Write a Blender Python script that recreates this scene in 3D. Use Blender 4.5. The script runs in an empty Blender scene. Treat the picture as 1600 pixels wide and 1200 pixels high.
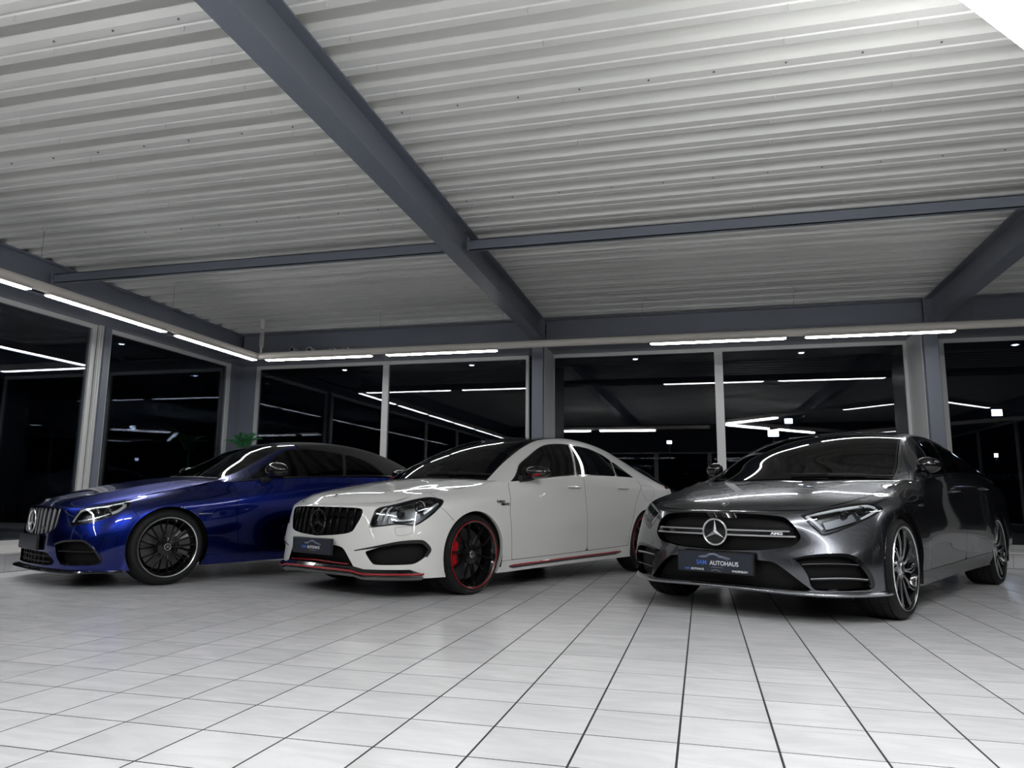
import bpy, bmesh, math, random
import numpy as np
from mathutils import Matrix, Vector, Euler
random.seed(7)
SC=bpy.context.scene
COL=SC.collection
# ---------------- camera ----------------
cd=bpy.data.cameras.new('camera'); cam=bpy.data.objects.new('camera',cd); COL.objects.link(cam)
cd.sensor_width=36.0; cd.lens=25.64; cd.clip_start=.02; cd.clip_end=300
CR=((0.96834,0.24944,0.00966),(-0.0296,0.15314,-0.98776),(-0.24787,0.9562,0.15568))   # right, down, forward
cam.matrix_world=Matrix(((CR[0][0],-CR[1][0],-CR[2][0],0.09496),(CR[0][1],-CR[1][1],-CR[2][1],-2.49025),(CR[0][2],-CR[1][2],-CR[2][2],0.75091),(0,0,0,1)))
SC.camera=cam
# ---------------- world, exposure ----------------
wd=bpy.data.worlds.new('night'); SC.world=wd; wd.use_nodes=True
wd.node_tree.nodes['Background'].inputs[0].default_value=(.004,.006,.013,1); wd.node_tree.nodes['Background'].inputs[1].default_value=.12
SC.view_settings.view_transform='Standard'; SC.view_settings.look='None'; SC.view_settings.gamma=1.0; SC.view_settings.use_curve_mapping=False
SC.view_settings.exposure=0.0
LAMP_W=38.0      # emission strength of the tube lamps along the window walls
LAMP_N=80.0     # emission strength of lamps over and behind the camera, raised for falloff
SC.cycles.max_bounces=8; SC.cycles.transparent_max_bounces=14; SC.cycles.sample_clamp_indirect=6.0
# ---------------- helpers ----------------
def tag(o,label=None,cat=None,group=None,kind=None):
    if label: o['label']=label
    if cat: o['category']=cat
    if group: o['group']=group
    if kind: o['kind']=kind
    return o
def link(o,parent=None):
    COL.objects.link(o)
    if parent is not None: o.parent=parent
    return o
def empty(name,loc=(0,0,0),rz=0,parent=None):
    o=bpy.data.objects.new(name,None); o.location=loc; o.rotation_euler=(0,0,rz); o.empty_display_size=.1
    return link(o,parent)
def mesh(name,V,Fc,m=None,smooth=False):
    me=bpy.data.meshes.new(name); me.from_pydata([tuple(v) for v in V],[],[tuple(f) for f in Fc])
    if m is not None: me.materials.append(m)
    if smooth: me.polygons.foreach_set('use_smooth',[True]*len(me.polygons))
    me.update(); return me
def ob(name,me,parent=None,loc=(0,0,0),rot=(0,0,0),scale=None):
    o=bpy.data.objects.new(name,me); o.location=loc; o.rotation_euler=rot
    if scale: o.scale=scale
    return link(o,parent)
class MB:
    """collects simple solids into one mesh"""
    def __init__(s): s.V=[];s.F=[]
    def add(s,V,F):
        n=len(s.V); s.V+= [tuple(v) for v in V]; s.F+= [tuple(i+n for i in f) for f in F]; return s
    def box(s,a,b,M=None):
        x0,y0,z0=a;x1,y1,z1=b
        V=[(x0,y0,z0),(x1,y0,z0),(x1,y1,z0),(x0,y1,z0),(x0,y0,z1),(x1,y0,z1),(x1,y1,z1),(x0,y1,z1)]
        if M is not None: V=[tuple(M@Vector(v)) for v in V]
        return s.add(V,[(0,3,2,1),(4,5,6,7),(0,1,5,4),(1,2,6,5),(2,3,7,6),(3,0,4,7)])
    def cbox(s,c,d,ch=.01,M=None):
        """box with chamfered edges, centre c, size d"""
        hx,hy,hz=[q/2 for q in d]; V=[]
        for sx in(-1,1):
            for sy in(-1,1):
                for sz in(-1,1):
                    V+=[(c[0]+sx*hx,c[1]+sy*(hy-ch),c[2]+sz*(hz-ch)),(c[0]+sx*(hx-ch),c[1]+sy*hy,c[2]+sz*(hz-ch)),(c[0]+sx*(hx-ch),c[1]+sy*(hy-ch),c[2]+sz*hz)]
        if M is not None: V=[tuple(M@Vector(v)) for v in V]
        bm=bmesh.new(); [bm.verts.new(v) for v in V]; r=bmesh.ops.convex_hull(bm,input=bm.verts[:]); 
        bmesh.ops.recalc_face_normals(bm,faces=bm.faces[:])
        bm.verts.index_update(); VV=[v.co[:] for v in bm.verts]; FF=[[v.index for v in f.verts] for f in bm.faces]; bm.free()
        return s.add(VV,FF)
    def tube(s,pts,r,n=8,cap=True,closed=False):
        P=[Vector(p) for p in pts]; m=len(P); rings=[]; R=r if hasattr(r,'__len__') else [r]*m; up=None
        for i,p in enumerate(P):
            if closed: t=(P[(i+1)%m]-P[i-1]).normalized()
            else: t=(P[min(i+1,m-1)]-P[max(i-1,0)]).normalized()
            if up is None:
                up=Vector((0,0,1)) if abs(t.z)<.9 else Vector((1,0,0))
            a=t.cross(up).normalized(); b=a.cross(t).normalized(); up=b
            rings.append([p+(a*math.cos(k*2*math.pi/n)+b*math.sin(k*2*math.pi/n))*R[i] for k in range(n)])
        V=[v for r_ in rings for v in r_]; Fc=[]
        for i in range(m if closed else m-1):
            for k in range(n):
                j=(i+1)%m; Fc.append((i*n+k,i*n+(k+1)%n,j*n+(k+1)%n,j*n+k))
        if cap and not closed: Fc+= [tuple(range(n))[::-1],tuple((m-1)*n+k for k in range(n))]
        return s.add(V,Fc)
    def lathe(s,prof,n=48,axis='y',M=None,close=False):
        """prof list of (r,h); axis of revolution"""
        V=[];Fc=[];m=len(prof)
        for k in range(n):
            a=2*math.pi*k/n; c,si=math.cos(a),math.sin(a)
            for r,h in prof:
                v=(r*c,h,r*si) if axis=='y' else ((r*c,r*si,h) if axis=='z' else (h,r*c,r*si))
                V.append(v)
        if M is not None: V=[tuple(M@Vector(v)) for v in V]
        for k in range(n):
            for i in range(m if close else m-1):
                a,b=k*m+i,k*m+(i+1)%m; c2,d=((k+1)%n)*m+(i+1)%m,((k+1)%n)*m+i; Fc.append((a,b,c2,d))
        return s.add(V,Fc)
    def prism(s,poly,z0,z1,M=None):
        """extrude 2D polygon (x,y) between z0,z1"""
        n=len(poly); V=[(x,y,z0) for x,y in poly]+[(x,y,z1) for x,y in poly]
        if M is not None: V=[tuple(M@Vector(v)) for v in V]
        Fc=[tuple(range(n))[::-1],tuple(range(n,2*n))]+[(i,(i+1)%n,n+(i+1)%n,n+i) for i in range(n)]
        return s.add(V,Fc)
    def me(s,name,m=None,smooth=False,sharp=None):
        me=mesh(name,s.V,s.F,m,smooth)
        bm=bmesh.new(); bm.from_mesh(me); bmesh.ops.recalc_face_normals(bm,faces=bm.faces[:]); bm.to_mesh(me); bm.free()
        if smooth and sharp: me.set_sharp_from_angle(angle=math.radians(sharp))
        return me
    def build(s,name,m=None,parent=None,loc=(0,0,0),rot=(0,0,0),smooth=False,sharp=35):
        return ob(name,s.me(name,m,smooth,sharp),parent,loc,rot)
# ---------------- materials ----------------
def mat(name,col=(.8,.8,.8),rough=.5,metal=0,coat=0,coat_r=.03,emit=None,es=0,spec=.5,trans=0,ior=1.45,alpha=1,aniso=0):
    m=bpy.data.materials.new(name); m.use_nodes=True; b=m.node_tree.nodes['Principled BSDF']; I=b.inputs
    I['Base Color'].default_value=(*col,1); I['Roughness'].default_value=rough; I['Metallic'].default_value=metal
    I['Coat Weight'].default_value=coat; I['Coat Roughness'].default_value=coat_r; I['Specular IOR Level'].default_value=spec
    I['Transmission Weight'].default_value=trans; I['IOR'].default_value=ior
    if emit: I['Emission Color'].default_value=(*emit,1); I['Emission Strength'].default_value=es
    return m
def nodes(m): return m.node_tree.nodes,m.node_tree.links,m.node_tree.nodes['Principled BSDF']
def vary(m,scale=8,amount=.06,detail=4,rough=0,bump=0,coord='Object',stretch=None):
    """fine procedural variation of colour / roughness / relief"""
    N,L,b=nodes(m); tc=N.new('ShaderNodeTexCoord'); nz=N.new('ShaderNodeTexNoise'); nz.inputs['Scale'].default_value=scale; nz.inputs['Detail'].default_value=detail
    src=tc.outputs[coord]
    if stretch:
        mp=N.new('ShaderNodeMapping'); mp.inputs['Scale'].default_value=stretch; L.new(src,mp.inputs[0]); src=mp.outputs[0]
    L.new(src,nz.inputs['Vector'])
    if amount:
        mx=N.new('ShaderNodeMix'); mx.data_type='RGBA'; c=b.inputs['Base Color'].default_value[:]
        mx.inputs[6].default_value=tuple(q*(1-amount) for q in c[:3])+(1,); mx.inputs[7].default_value=tuple(min(1,q*(1+amount)) for q in c[:3])+(1,)
        L.new(nz.outputs['Fac'],mx.inputs[0]); L.new(mx.outputs[2],b.inputs['Base Color'])
    if rough:
        mr=N.new('ShaderNodeMapRange'); r=b.inputs['Roughness'].default_value
        mr.inputs[3].default_value=max(0,r-rough); mr.inputs[4].default_value=r+rough; L.new(nz.outputs['Fac'],mr.inputs[0]); L.new(mr.outputs[0],b.inputs['Roughness'])
    if bump:
        bp=N.new('ShaderNodeBump'); bp.inputs['Strength'].default_value=bump; bp.inputs['Distance'].default_value=.01; L.new(nz.outputs['Fac'],bp.inputs['Height']); L.new(bp.outputs[0],b.inputs['Normal'])
    return m
def glassmat(name,tint=(.9,.9,.9),refl=(1,1,1),ior=1.5,rough=.0,boost=1.0):
    """thin pane: Fresnel mirror over a tinted see-through layer"""
    m=bpy.data.materials.new(name); m.use_nodes=True; N,L=m.node_tree.nodes,m.node_tree.links; N.clear()
    o=N.new('ShaderNodeOutputMaterial'); mx=N.new('ShaderNodeMixShader'); fr=N.new('ShaderNodeFresnel'); fr.inputs[0].default_value=ior
    g=N.new('ShaderNodeBsdfGlossy'); g.inputs['Color'].default_value=(*refl,1); g.inputs['Roughness'].default_value=rough
    t=N.new('ShaderNodeBsdfTransparent'); t.inputs[0].default_value=(*tint,1)
    ml=N.new('ShaderNodeMath'); ml.operation='MULTIPLY'; ml.use_clamp=True; ml.inputs[1].default_value=boost
    nz=N.new('ShaderNodeTexNoise'); nz.inputs['Scale'].default_value=1.2; tc=N.new('ShaderNodeTexCoord'); L.new(tc.outputs['Object'],nz.inputs['Vector'])
    bp=N.new('ShaderNodeBump'); bp.inputs['Strength'].default_value=.0015; L.new(nz.outputs['Fac'],bp.inputs['Height']); L.new(bp.outputs[0],g.inputs['Normal'])
    L.new(fr.outputs[0],ml.inputs[0]); L.new(ml.outputs[0],mx.inputs[0]); L.new(t.outputs[0],mx.inputs[1]); L.new(g.outputs[0],mx.inputs[2]); L.new(mx.outputs[0],o.inputs[0])
    return m
# =====================================================================
#                               ROOM
# =====================================================================
T=.30
M_grout=mat('dark_grout',(.02,.02,.021),.8); vary(M_grout,40,.3)
def tile_mat(name,base=(.70,.70,.708),rough=.2):
    m=mat(name,base,rough,spec=.5); N,L,b=nodes(m)
    tc=N.new('ShaderNodeTexCoord'); oi=N.new('ShaderNodeObjectInfo'); ad=N.new('ShaderNodeVectorMath'); ad.operation='ADD'
    ge=N.new('ShaderNodeNewGeometry')
    mul=N.new('ShaderNodeVectorMath'); mul.operation='SCALE'; mul.inputs[0].default_value=(13.1,7.7,3.3)
    L.new(oi.outputs['Random'],mul.inputs['Scale']); L.new(ge.outputs['Position'],ad.inputs[0]); L.new(mul.outputs[0],ad.inputs[1])
    mp=N.new('ShaderNodeMapping'); mp.inputs['Rotation'].default_value=(0,0,math.radians(58)); mp.inputs['Scale'].default_value=(2.2,8,3); L.new(ad.outputs[0],mp.inputs[0])
    nz=N.new('ShaderNodeTexNoise'); nz.inputs['Scale'].default_value=1.3; nz.inputs['Detail'].default_value=6; nz.inputs['Distortion'].default_value=1.2; L.new(mp.outputs[0],nz.inputs['Vector'])
    cr=N.new('ShaderNodeValToRGB'); cr.color_ramp.elements[0].position=.34; cr.color_ramp.elements[0].color=tuple(c*.90 for c in base)+(1,); cr.color_ramp.elements[1].position=.62; cr.color_ramp.elements[1].color=(*base,1)
    L.new(nz.outputs['Fac'],cr.inputs[0])
    hs=N.new('ShaderNodeHueSaturation'); mr=N.new('ShaderNodeMapRange'); mr.inputs[3].default_value=.94; mr.inputs[4].default_value=1.03
    L.new(oi.outputs['Random'],mr.inputs[0]); L.new(mr.outputs[0],hs.inputs['Value']); L.new(cr.outputs[0],hs.inputs['Color']); L.new(hs.outputs[0],b.inputs['Base Color'])
    mr2=N.new('ShaderNodeMapRange'); mr2.inputs[3].default_value=rough*.75; mr2.inputs[4].default_value=rough*1.35; L.new(nz.outputs['Fac'],mr2.inputs[0]); L.new(mr2.outputs[0],b.inputs['Roughness'])
    return m
M_tile=tile_mat('pale_marbled_tile')
M_steel=mat('blue_grey_steel_paint',(.145,.157,.19),.36); vary(M_steel,3,.05,rough=.05)
M_deck=mat('cream_white_deck',(.66,.66,.635),.33); vary(M_deck,2.5,.05,rough=.06)
M_alu=mat('pale_aluminium_frame',(.56,.56,.55),.42,metal=.15); vary(M_alu,6,.04,stretch=(1,1,.1))
M_white=mat('white_lacquer',(.72,.70,.67),.35); vary(M_white,5,.03)
M_black=mat('soft_black',(.012,.012,.013),.6); vary(M_black,30,.2)
M_pane=glassmat('night_window_glass',(.42,.46,.52),ior=1.52,boost=.85)
M_grey=mat('mid_grey_panel',(.30,.31,.32),.6); vary(M_grey,4,.06)
M_wallw=mat('light_wall_paint',(.62,.62,.60),.7); vary(M_wallw,6,.05)
M_asph=mat('dark_asphalt',(.02,.021,.023),.85); vary(M_asph,20,.3)

# ---- floor: slab with separate tiles ----
XL,XR,YF,YB=-6.46,8.1,-8.4,7.45
slab=MB().box((XL-.02,YF,-.08),(XR,YB+.02,-.0009)).build('floor',M_grout); tag(slab,'pale marbled square tile floor of the showroom','floor',kind='structure')
tm=MB(); h=.1463; ch=.0004
tm.add([(-h,-h,-.006),(h,-h,-.006),(h,h,-.006),(-h,h,-.006),(-h,-h,-ch),(h,-h,-ch),(h,h,-ch),(-h,h,-ch),(-h+ch,-h+ch,0),(h-ch,-h+ch,0),(h-ch,h-ch,0),(-h+ch,h-ch,0)],
 [(8,9,10,11)]+[(a,(a+1)%4,4+(a+1)%4,4+a) for a in range(4)]+[(4+a,4+(a+1)%4,8+(a+1)%4,8+a) for a in range(4)])
tile_me=tm.me('tile',M_tile)
cells=[]
C0=Vector((0.09496,-2.49025,0.75091))
for i in range(-22,28):
    for j in range(-28,25):
        c=Vector(((i+.5)*T,(j+.5)*T,0))
        if c.x+.15<XL or c.x+.15>XR or c.y-.15>YB or c.y<YF: continue
        d=c-C0; q=[sum(CR[k][a]*d[a] for a in range(3)) for k in range(3)]; vis=False
        if q[2]>.3:
            x=800+1139.56*q[0]/q[2]; y=600+1139.56*q[1]/q[2]; vis=(-90<x<1690 and y<1280)
        cells.append((d.length if vis else 100+d.length,c))
cells.sort(key=lambda t:t[0])
for d,c in cells[:300]: ob('tile',tile_me,slab,c)
rest=MB()
for d,c in cells[300:]: rest.add([(v.co.x+c.x,v.co.y+c.y,v.co.z) for v in tile_me.vertices],[tuple(p.vertices) for p in tile_me.polygons])
ro=rest.build('far_tiles',M_tile,slab); ro['kind']='stuff'

# ---- tiled upstands with sill boards ----
def upstand(name,label,axis,pos,a0,a1,depth):
    """low tiled bench along a window wall; axis 'x' runs along x at y=pos, 'y' runs along y at x=pos"""
    root=MB()
    if axis=='x': root.box((a0,pos+.012,-.01),(a1,pos+depth,.165))
    else: root.box((pos-depth,a0,-.01),(pos-.012,a1,.165))
    o=root.build(name,M_grout); tag(o,label,'wall',kind='structure')
    n0=math.floor(a0/T); n1=math.ceil(a1/T)
    tl=MB()
    if axis=='x': tl.box((-.148,.0,.004),(.148,.012,.166))
    else: tl.box((-.012,-.148,.004),(0,.148,.166))
    me=tl.me('tile',M_tile)
    for k in range(n0,n1):
        ob('tile',me,o,((k+.5)*T,pos,0) if axis=='x' else (pos,(k+.5)*T,0))
    s=MB()
    if axis=='x': s.box((a0,pos-.015,.17),(a1,pos+depth,.187))
    else: s.box((pos-depth,a0,.17),(pos+.015,a1,.187))
    s.build('sill_board',M_white,o)
    return o
upstand('wall_back','low tiled upstand under the long back window wall','x',7.45,-6.46,8.1,.83)
upstand('wall_left','low tiled upstand under the left window wall','y',-6.46,-8.4,7.45,1.04)

# ---- window walls ----
def frame(name,n,parent,a,b,z0,z1,axis,pos,wid=.075,dep=.07):
    """one window: aluminium frame of four bars and a pane; axis 'x' -> plane y=pos"""
    w=empty('window_%d'%n,((a+b)/2,pos,0) if axis=='x' else (pos,(a+b)/2,0)); tag(w,name,'window',kind='structure')
    hx=(b-a)/2
    def bar(nm,u0,u1,v0,v1,mt=M_alu,d0=-dep/2,d1=dep/2):
        m=MB()
        if axis=='x': m.box((u0,d0,v0),(u1,d1,v1))
        else: m.box((d0,u0,v0),(d1,u1,v1))
        return m.build(nm,mt,w)
    bar('frame_bar',-hx,hx,z1-.055,z1); bar('frame_bar',-hx,hx,z0,z0+.05)
    bar('frame_bar',-hx,-hx+wid,z0+.05,z1-.055); bar('frame_bar',hx-wid,hx,z0+.05,z1-.055)
    bar('pane',-hx+wid-.01,hx-wid+.01,z0+.04,z1-.045,M_pane,-.004,.004)
    return w
ZT=2.93; ZS=.187; YG=8.26; XG=-7.48
frame('first back window beside the corner, behind the blue car',1,None,-7.16,-4.78,ZS,ZT,'x',YG,wid=.06)
frame('second back window between white mullion and middle column',2,None,-4.78,-2.42,ZS,ZT,'x',YG,wid=.045)
frame('third back window between middle column and white mullion',3,None,-2.08,.382,ZS,ZT,'x',YG,wid=.06)
frame('fourth back window behind the grey car',4,None,.382,2.85,ZS,ZT,'x',YG,wid=.055)
frame('fifth back window at the picture edge beyond the last column',5,None,3.23,5.75,ZS,ZT,'x',YG,wid=.06)
frame('sixth back window out of the picture on that side',6,None,5.75,7.9,ZS,ZT,'x',YG,wid=.06)
frame('left wall window next to the corner behind the blue bonnet',7,None,5.29,7.93,ZS,ZT,'y',XG,wid=.075)
frame('left wall window at the picture edge behind the blue car nose',8,None,2.3,5.12,ZS,ZT,'y',XG,wid=.075)
for k,(a,b) in enumerate(((-.45,2.3),(-3.2,-.45),(-5.9,-3.2),(-8.4,-5.9))): frame('left wall window behind the camera, number %s from the picture edge'%('one two three four'.split()[k]),9+k,None,a,b,ZS,ZT,'y',XG)
# soffits between wall beams and window heads, header strip
so=MB().box((-7.6,7.43,2.93),(8.1,8.36,2.96)).build('trim_1',M_steel); tag(so,'blue grey soffit strip above the back windows','trim',kind='structure')
so=MB().box((-7.6,-8.4,2.93),(-6.96,7.5,2.96)).build('trim_2',M_steel); tag(so,'blue grey soffit strip above the left windows','trim',kind='structure')
so=MB().box((-7.6,8.30,2.96),(8.1,8.36,3.5)).box((-7.6,-8.4,2.96),(-7.54,8.3,3.5)).build('trim_3',M_steel); tag(so,'blue grey wall strip above the window heads','trim',kind='structure')
# corner post
cp=MB().box((-7.52,7.93,.187),(-7.44,8.32,2.93)).box((-7.44,8.2,.187),(-7.16,8.32,2.93)).build('corner_post',M_steel); tag(cp,'blue grey corner post between the left and back windows','column',kind='structure')
MB().box((-7.442,8.0,.2),(-7.435,8.02,2.93)).build('seam_strip',M_steel,cp)
# columns
def column(x,y0,y1,w,label,side):
    c=MB().box((x-w/2,y0,0),(x+w/2,y0+.10,2.96)).build('column',M_steel); tag(c,label,'column',kind='structure')
    MB().box((x-w/2-.004,y0+.10,.187),(x+w/2+.004,YG+.03,2.93)).build('side_cladding',M_alu,c)
    return c
column(-2.109,7.43,YG,.157,'steel column between second and third back windows behind the white car',1)
column(2.915,7.43,YG,.157,'steel column behind the roof of the grey car',-1)
c=MB().box((-7.44,5.19,.187),(-7.38,5.29,2.93)).build('column',M_steel); tag(c,'column on the left wall behind the blue bonnet','column',kind='structure')
for k in range(3): MB().box((-7.44,5.122+k*.0225,.187),(-7.405+.008*(k%2),5.122+(k+1)*.0225-.003,2.93)).build('white_ribbed_profile',M_alu,c)

# ---- steel beams (I-sections) ----
SL=.014
def zdeck(y): return 3.385-SL*(y-.9)
def ibeam_y(x,y0,y1,H,w,label,name='ceiling_beam'):
    m=MB()
    def slab_(a,b,zo0,zo1):
        V=[]
        for y in (y0,y1):
            z=zdeck(y); V+=[(a,y,z+zo0),(b,y,z+zo0),(b,y,z+zo1),(a,y,z+zo1)]
        m.add(V,[(0,1,2,3),(4,7,6,5),(0,4,5,1),(1,5,6,2),(2,6,7,3),(3,7,4,0)])
    slab_(x-w/2,x+w/2,-H,-H+.014); slab_(x-w/2,x+w/2,-.014,0); slab_(x-.006,x+.006,-H+.01,-.01)
    o=m.build(name,M_steel); tag(o,label,'beam',kind='structure'); return o
b1=ibeam_y(-2.093,YF,7.46,.315,.17,'long blue grey steel beam running overhead to the middle column')
b2=ibeam_y(2.955,YF,7.46,.315,.17,'dark blue grey steel beam above the grey car')
b3=ibeam_y(-7.0,YF,7.62,.315,.16,'blue grey steel beam along the left window wall')
b4=ibeam_y(8.0,YF,7.46,.315,.17,'steel beam along the wall out of the picture')
def ibeam_x(y,x0,x1,H,w,label,zoff=0):
    z=zdeck(y)+zoff; m=MB().box((x0,y-w/2,z-H),(x1,y+w/2,z-H+.014)).box((x0,y-w/2,z-.014),(x1,y+w/2,z)).box((x0,y-.006,z-H+.01),(x1,y+.006,z-.01))
    o=m.build('ceiling_beam',M_steel); tag(o,label,'beam',kind='structure'); return o
for a,b,l in ((-6.94,-2.18,'blue grey wall beam above the first two back windows'),(-2.0,2.87,'blue grey wall beam above the third and fourth back windows'),(3.04,7.92,'blue grey wall beam above the fifth back window')):
    ibeam_x(7.52,a,b,.30,.16,l)
# end plates with bolts at the beam ends
for bx,par in ((-2.093,b1),(2.955,b2)):
    z=zdeck(7.4); MB().box((bx-.1,7.40,z-.33),(bx+.1,7.425,z)).build('end_plate',M_steel,par)
    for zz in (z-.26,z-.06):
        for xx in (bx-.06,bx+.06): MB().tube([(xx,7.40,zz),(xx,7.38,zz)],.014,6).build('bolt',M_steel,par)
# tie channels
for a,b,l in ((-6.92,-2.18,'thin blue grey tie channel crossing the left ceiling bay'),(-2.01,2.87,'thin blue grey tie channel crossing the middle ceiling bay'),(3.04,7.9,'thin tie channel in the ceiling bay out of the picture')):
    z=zdeck(3.95)-.24; m=MB().box((a,3.90,z),(b,3.908,z+.105)).box((a,3.90,z),(b,3.955,z+.008)).box((a,3.90,z+.097),(b,3.955,z+.105))
    o=m.build('ceiling_beam',M_steel); tag(o,l,'beam',kind='structure')
    br=MB().box((b-.012,3.87,z-.01),(b+.0,3.99,z+.12)).box((a,3.87,z-.01),(a+.012,3.99,z+.12)).build('bracket',M_steel,o)
    MB().tube([(a+.02,3.89,z+.05),(a+.02,3.875,z+.05)],.012,6).build('bolt',M_steel,o)

# ---- corrugated roof deck: one object per sheet of three ribs ----
roof=MB().box((-7.6,YF,3.72),(8.1,8.6,3.74)).build('ceiling',M_black); tag(roof,'cream white corrugated metal roof deck','ceiling',kind='structure')
def deck_profile():
    pts=[]
    for k in range(3):
        y=k*.30
        pts+=[(y,0),(y+.060,0),(y+.067,.008),(y+.083,.008),(y+.090,0),(y+.150,0),(y+.176,.118),(y+.184,.126),(y+.264,.126),(y+.272,.118)]
    pts.append((.90,0)); return pts
DPR=deck_profile()
def deck_mesh(L):
    V=[];Fc=[]
    for y,z in DPR: V+=[(0,y,z),(L,y,z)]
    for i in range(len(DPR)-1): Fc.append((2*i,2*i+2,2*i+3,2*i+1))
    n=len(V)
    for y,z in DPR: V+=[(0,y,z+.004),(L,y,z+.004)]
    for i in range(len(DPR)-1): Fc.append((n+2*i,n+2*i+1,n+2*i+3,n+2*i+2))
    return mesh('deck_sheet',V,Fc,M_deck)
bays=((-7.5,5.407),(-2.093,5.048),(2.955,5.045))
dms=[deck_mesh(L) for _,L in bays]
ys=[-8.4+.9*k for k in range(19)]; ys=[y+.01 for y in ys]
for (x0,L),me in zip(bays,dms):
    for y in ys: ob('deck_sheet',me,roof,(x0,y,zdeck(y)+.001),(-math.atan(SL),0,0))
# hanging screw pins under the deck
pin=MB().tube([(0,0,.004),(0,0,-.032)],.0035,6).me('screw_pin',M_alu)
for x in (-4.48,-3.57,-2.70,-1.78,-.72,.62,1.35):
    for k in range(13):
        y=.36+.30*k+.04
        if y<4.3: ob('screw_pin',pin,roof,(x+random.uniform(-.03,.03),y,zdeck(y)))
M_wire=mat('wire_grey',(.20,.20,.21),.4,metal=.6); vary(M_wire,20,.1)
dot=MB().tube([(0,0,.003),(0,0,-.006)],.0065,8).me('screw_head',M_wire)
for r in (1,5,10):
    for k in range(20):
        x=-5.2+.42*k+random.uniform(-.02,.02); y=.30*r+.31+.025
        ob('screw_head',dot,roof,(x,y,zdeck(y)))

# ---- light tracks: round white pipe with lamps slung under it ----
M_lamp=mat('lamp_diffuser',(.9,.9,.9),.5,emit=(.98,.99,1),es=LAMP_W)
M_lampn=mat('bright_lamp_diffuser',(.9,.9,.9),.5,emit=(.98,.99,1),es=LAMP_N)
M_pipe=mat('cream_pipe',(.66,.62,.57),.35); vary(M_pipe,5,.04)
ZP=2.752; RP=.048
def pipe(pts,label):
    o=MB().tube(pts,RP,16).build('light_track',M_pipe,smooth=True); tag(o,label,'light track'); return o
def lamp(p0,p1,label,group='tube lamps under the ceiling tracks',lm=None):
    """housing plus diffuser, from p0 to p1 (xy)"""
    a=Vector((*p0,0)); b=Vector((*p1,0)); d=b-a; L=d.length; rz=math.atan2(d.y,d.x)
    root=empty('tube_lamp',((a.x+b.x)/2,(a.y+b.y)/2,ZP-RP-.0125),rz); tag(root,label,'lamp',group)
    h=L/2
    w=.052 if lm else .036; dp=.042 if lm else .016
    wh=w*.45 if lm else w
    hs=MB(); hs.add([(-h,-wh-.002,.012),(h,-wh-.002,.012),(h,wh+.002,.012),(-h,wh+.002,.012),(-h,-wh-.004,-.004),(h,-wh-.004,-.004),(h,wh+.004,-.004),(-h,wh+.004,-.004)],[(0,3,2,1),(4,5,6,7),(0,1,5,4),(1,2,6,5),(2,3,7,6),(3,0,4,7)]); hs.build('housing',M_pipe,root)
    df=MB(); h2=h-.03; pr=[(-w,-.004),(-w*.98,-.004-dp*.5),(-w*.7,-dp),(w*.7,-dp),(w*.98,-.004-dp*.5),(w,-.004)]
    if lm: pr=[(-w*.5,.008),(-w*.9,-.004),(-w,-.018),(-w*.8,-.036),(-w*.4,-.044),(w*.4,-.044),(w*.8,-.036),(w,-.018),(w*.9,-.004),(w*.5,.008)]
    n=len(pr)
    V=[(-h+.005,y,max(z*.55,-.03)) for y,z in pr]+[(-h2,y,z) for y,z in pr]+[(h2,y,z) for y,z in pr]+[(h-.005,y,max(z*.55,-.03)) for y,z in pr]
    Fc=[]
    for s in range(3):
        for i in range(n-1): Fc.append((s*n+i,s*n+i+1,(s+1)*n+i+1,(s+1)*n+i))
    Fc+=[tuple(range(n)),tuple(range(3*n,4*n))[::-1]]
    df.add(V,Fc); df.build('diffuser',lm or M_lamp,root)
    return root
def wire(x,y,label,z0=ZP):
    z1=zdeck(y)
    o=MB().tube([(x,y,z0+RP-.005),(x,y,z1)],.0022,5).build('hanging_wire',M_wire); tag(o,label,'wire','thin wires carrying the light tracks')
    MB().tube([(x,y,z1-.045),(x,y,z1-.002)],.010,8).build('ceiling_clip',M_alu,o); MB().tube([(x-.0,y,ZP-RP-.002),(x,y,ZP+RP+.003)],.006,6).build('pipe_clip',M_alu,o)
YT,XT=6.61,-6.08
pipe([(XT-.044,YT,ZP),(7.9,YT,ZP)],'cream round light track along the back windows')
pipe([(XT,YT-.045,ZP),(XT,-8.2,ZP)],'cream round light track along the left windows')
for a,b,l in ((-5.92,-4.27,'first tube lamp from the corner on the back track'),(-4.05,-2.47,'second tube lamp from the corner on the back track'),(-.48,1.13,'third tube lamp from the corner on the back track, right of the middle column'),(1.34,2.94,'fourth tube lamp from the corner on the back track, over the grey car')): lamp((a,YT),(b,YT),l)
for a,b,l in ((4.93,6.57,'tube lamp nearest the corner on the left track'),(3.09,4.73,'second tube lamp from the corner on the left track'),(1.25,2.89,'third tube lamp from the corner on the left track, cut by the picture edge'),(-.6,1.05,'left track tube lamp, fourth from the corner, outside the picture'),(-2.45,-.8,'left track tube lamp, fifth from the corner, outside the picture'),(-4.3,-2.65,'left track tube lamp, sixth from the corner, outside the picture'),(-6.1,-4.5,'left track tube lamp, seventh from the corner, outside the picture')): lamp((XT,a),(XT,b),l)
for x,l in ((-4.16,'wire above the gap between the first two back lamps'),(-2.40,'wire at the end of the second back lamp by the long beam'),(-.56,'wire at the start of the third back lamp'),(1.235,'wire between the third and fourth back lamps'),(3.15,'wire beyond the fourth back lamp, under the right beam')): wire(x,YT,l)
for y,l in ((4.83,'wire between the two corner lamps of the left track'),(2.98,'wire at the joint of the left track near the picture edge'),(1.1,'wire of the left track outside the picture')): wire(XT,y,l)
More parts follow.
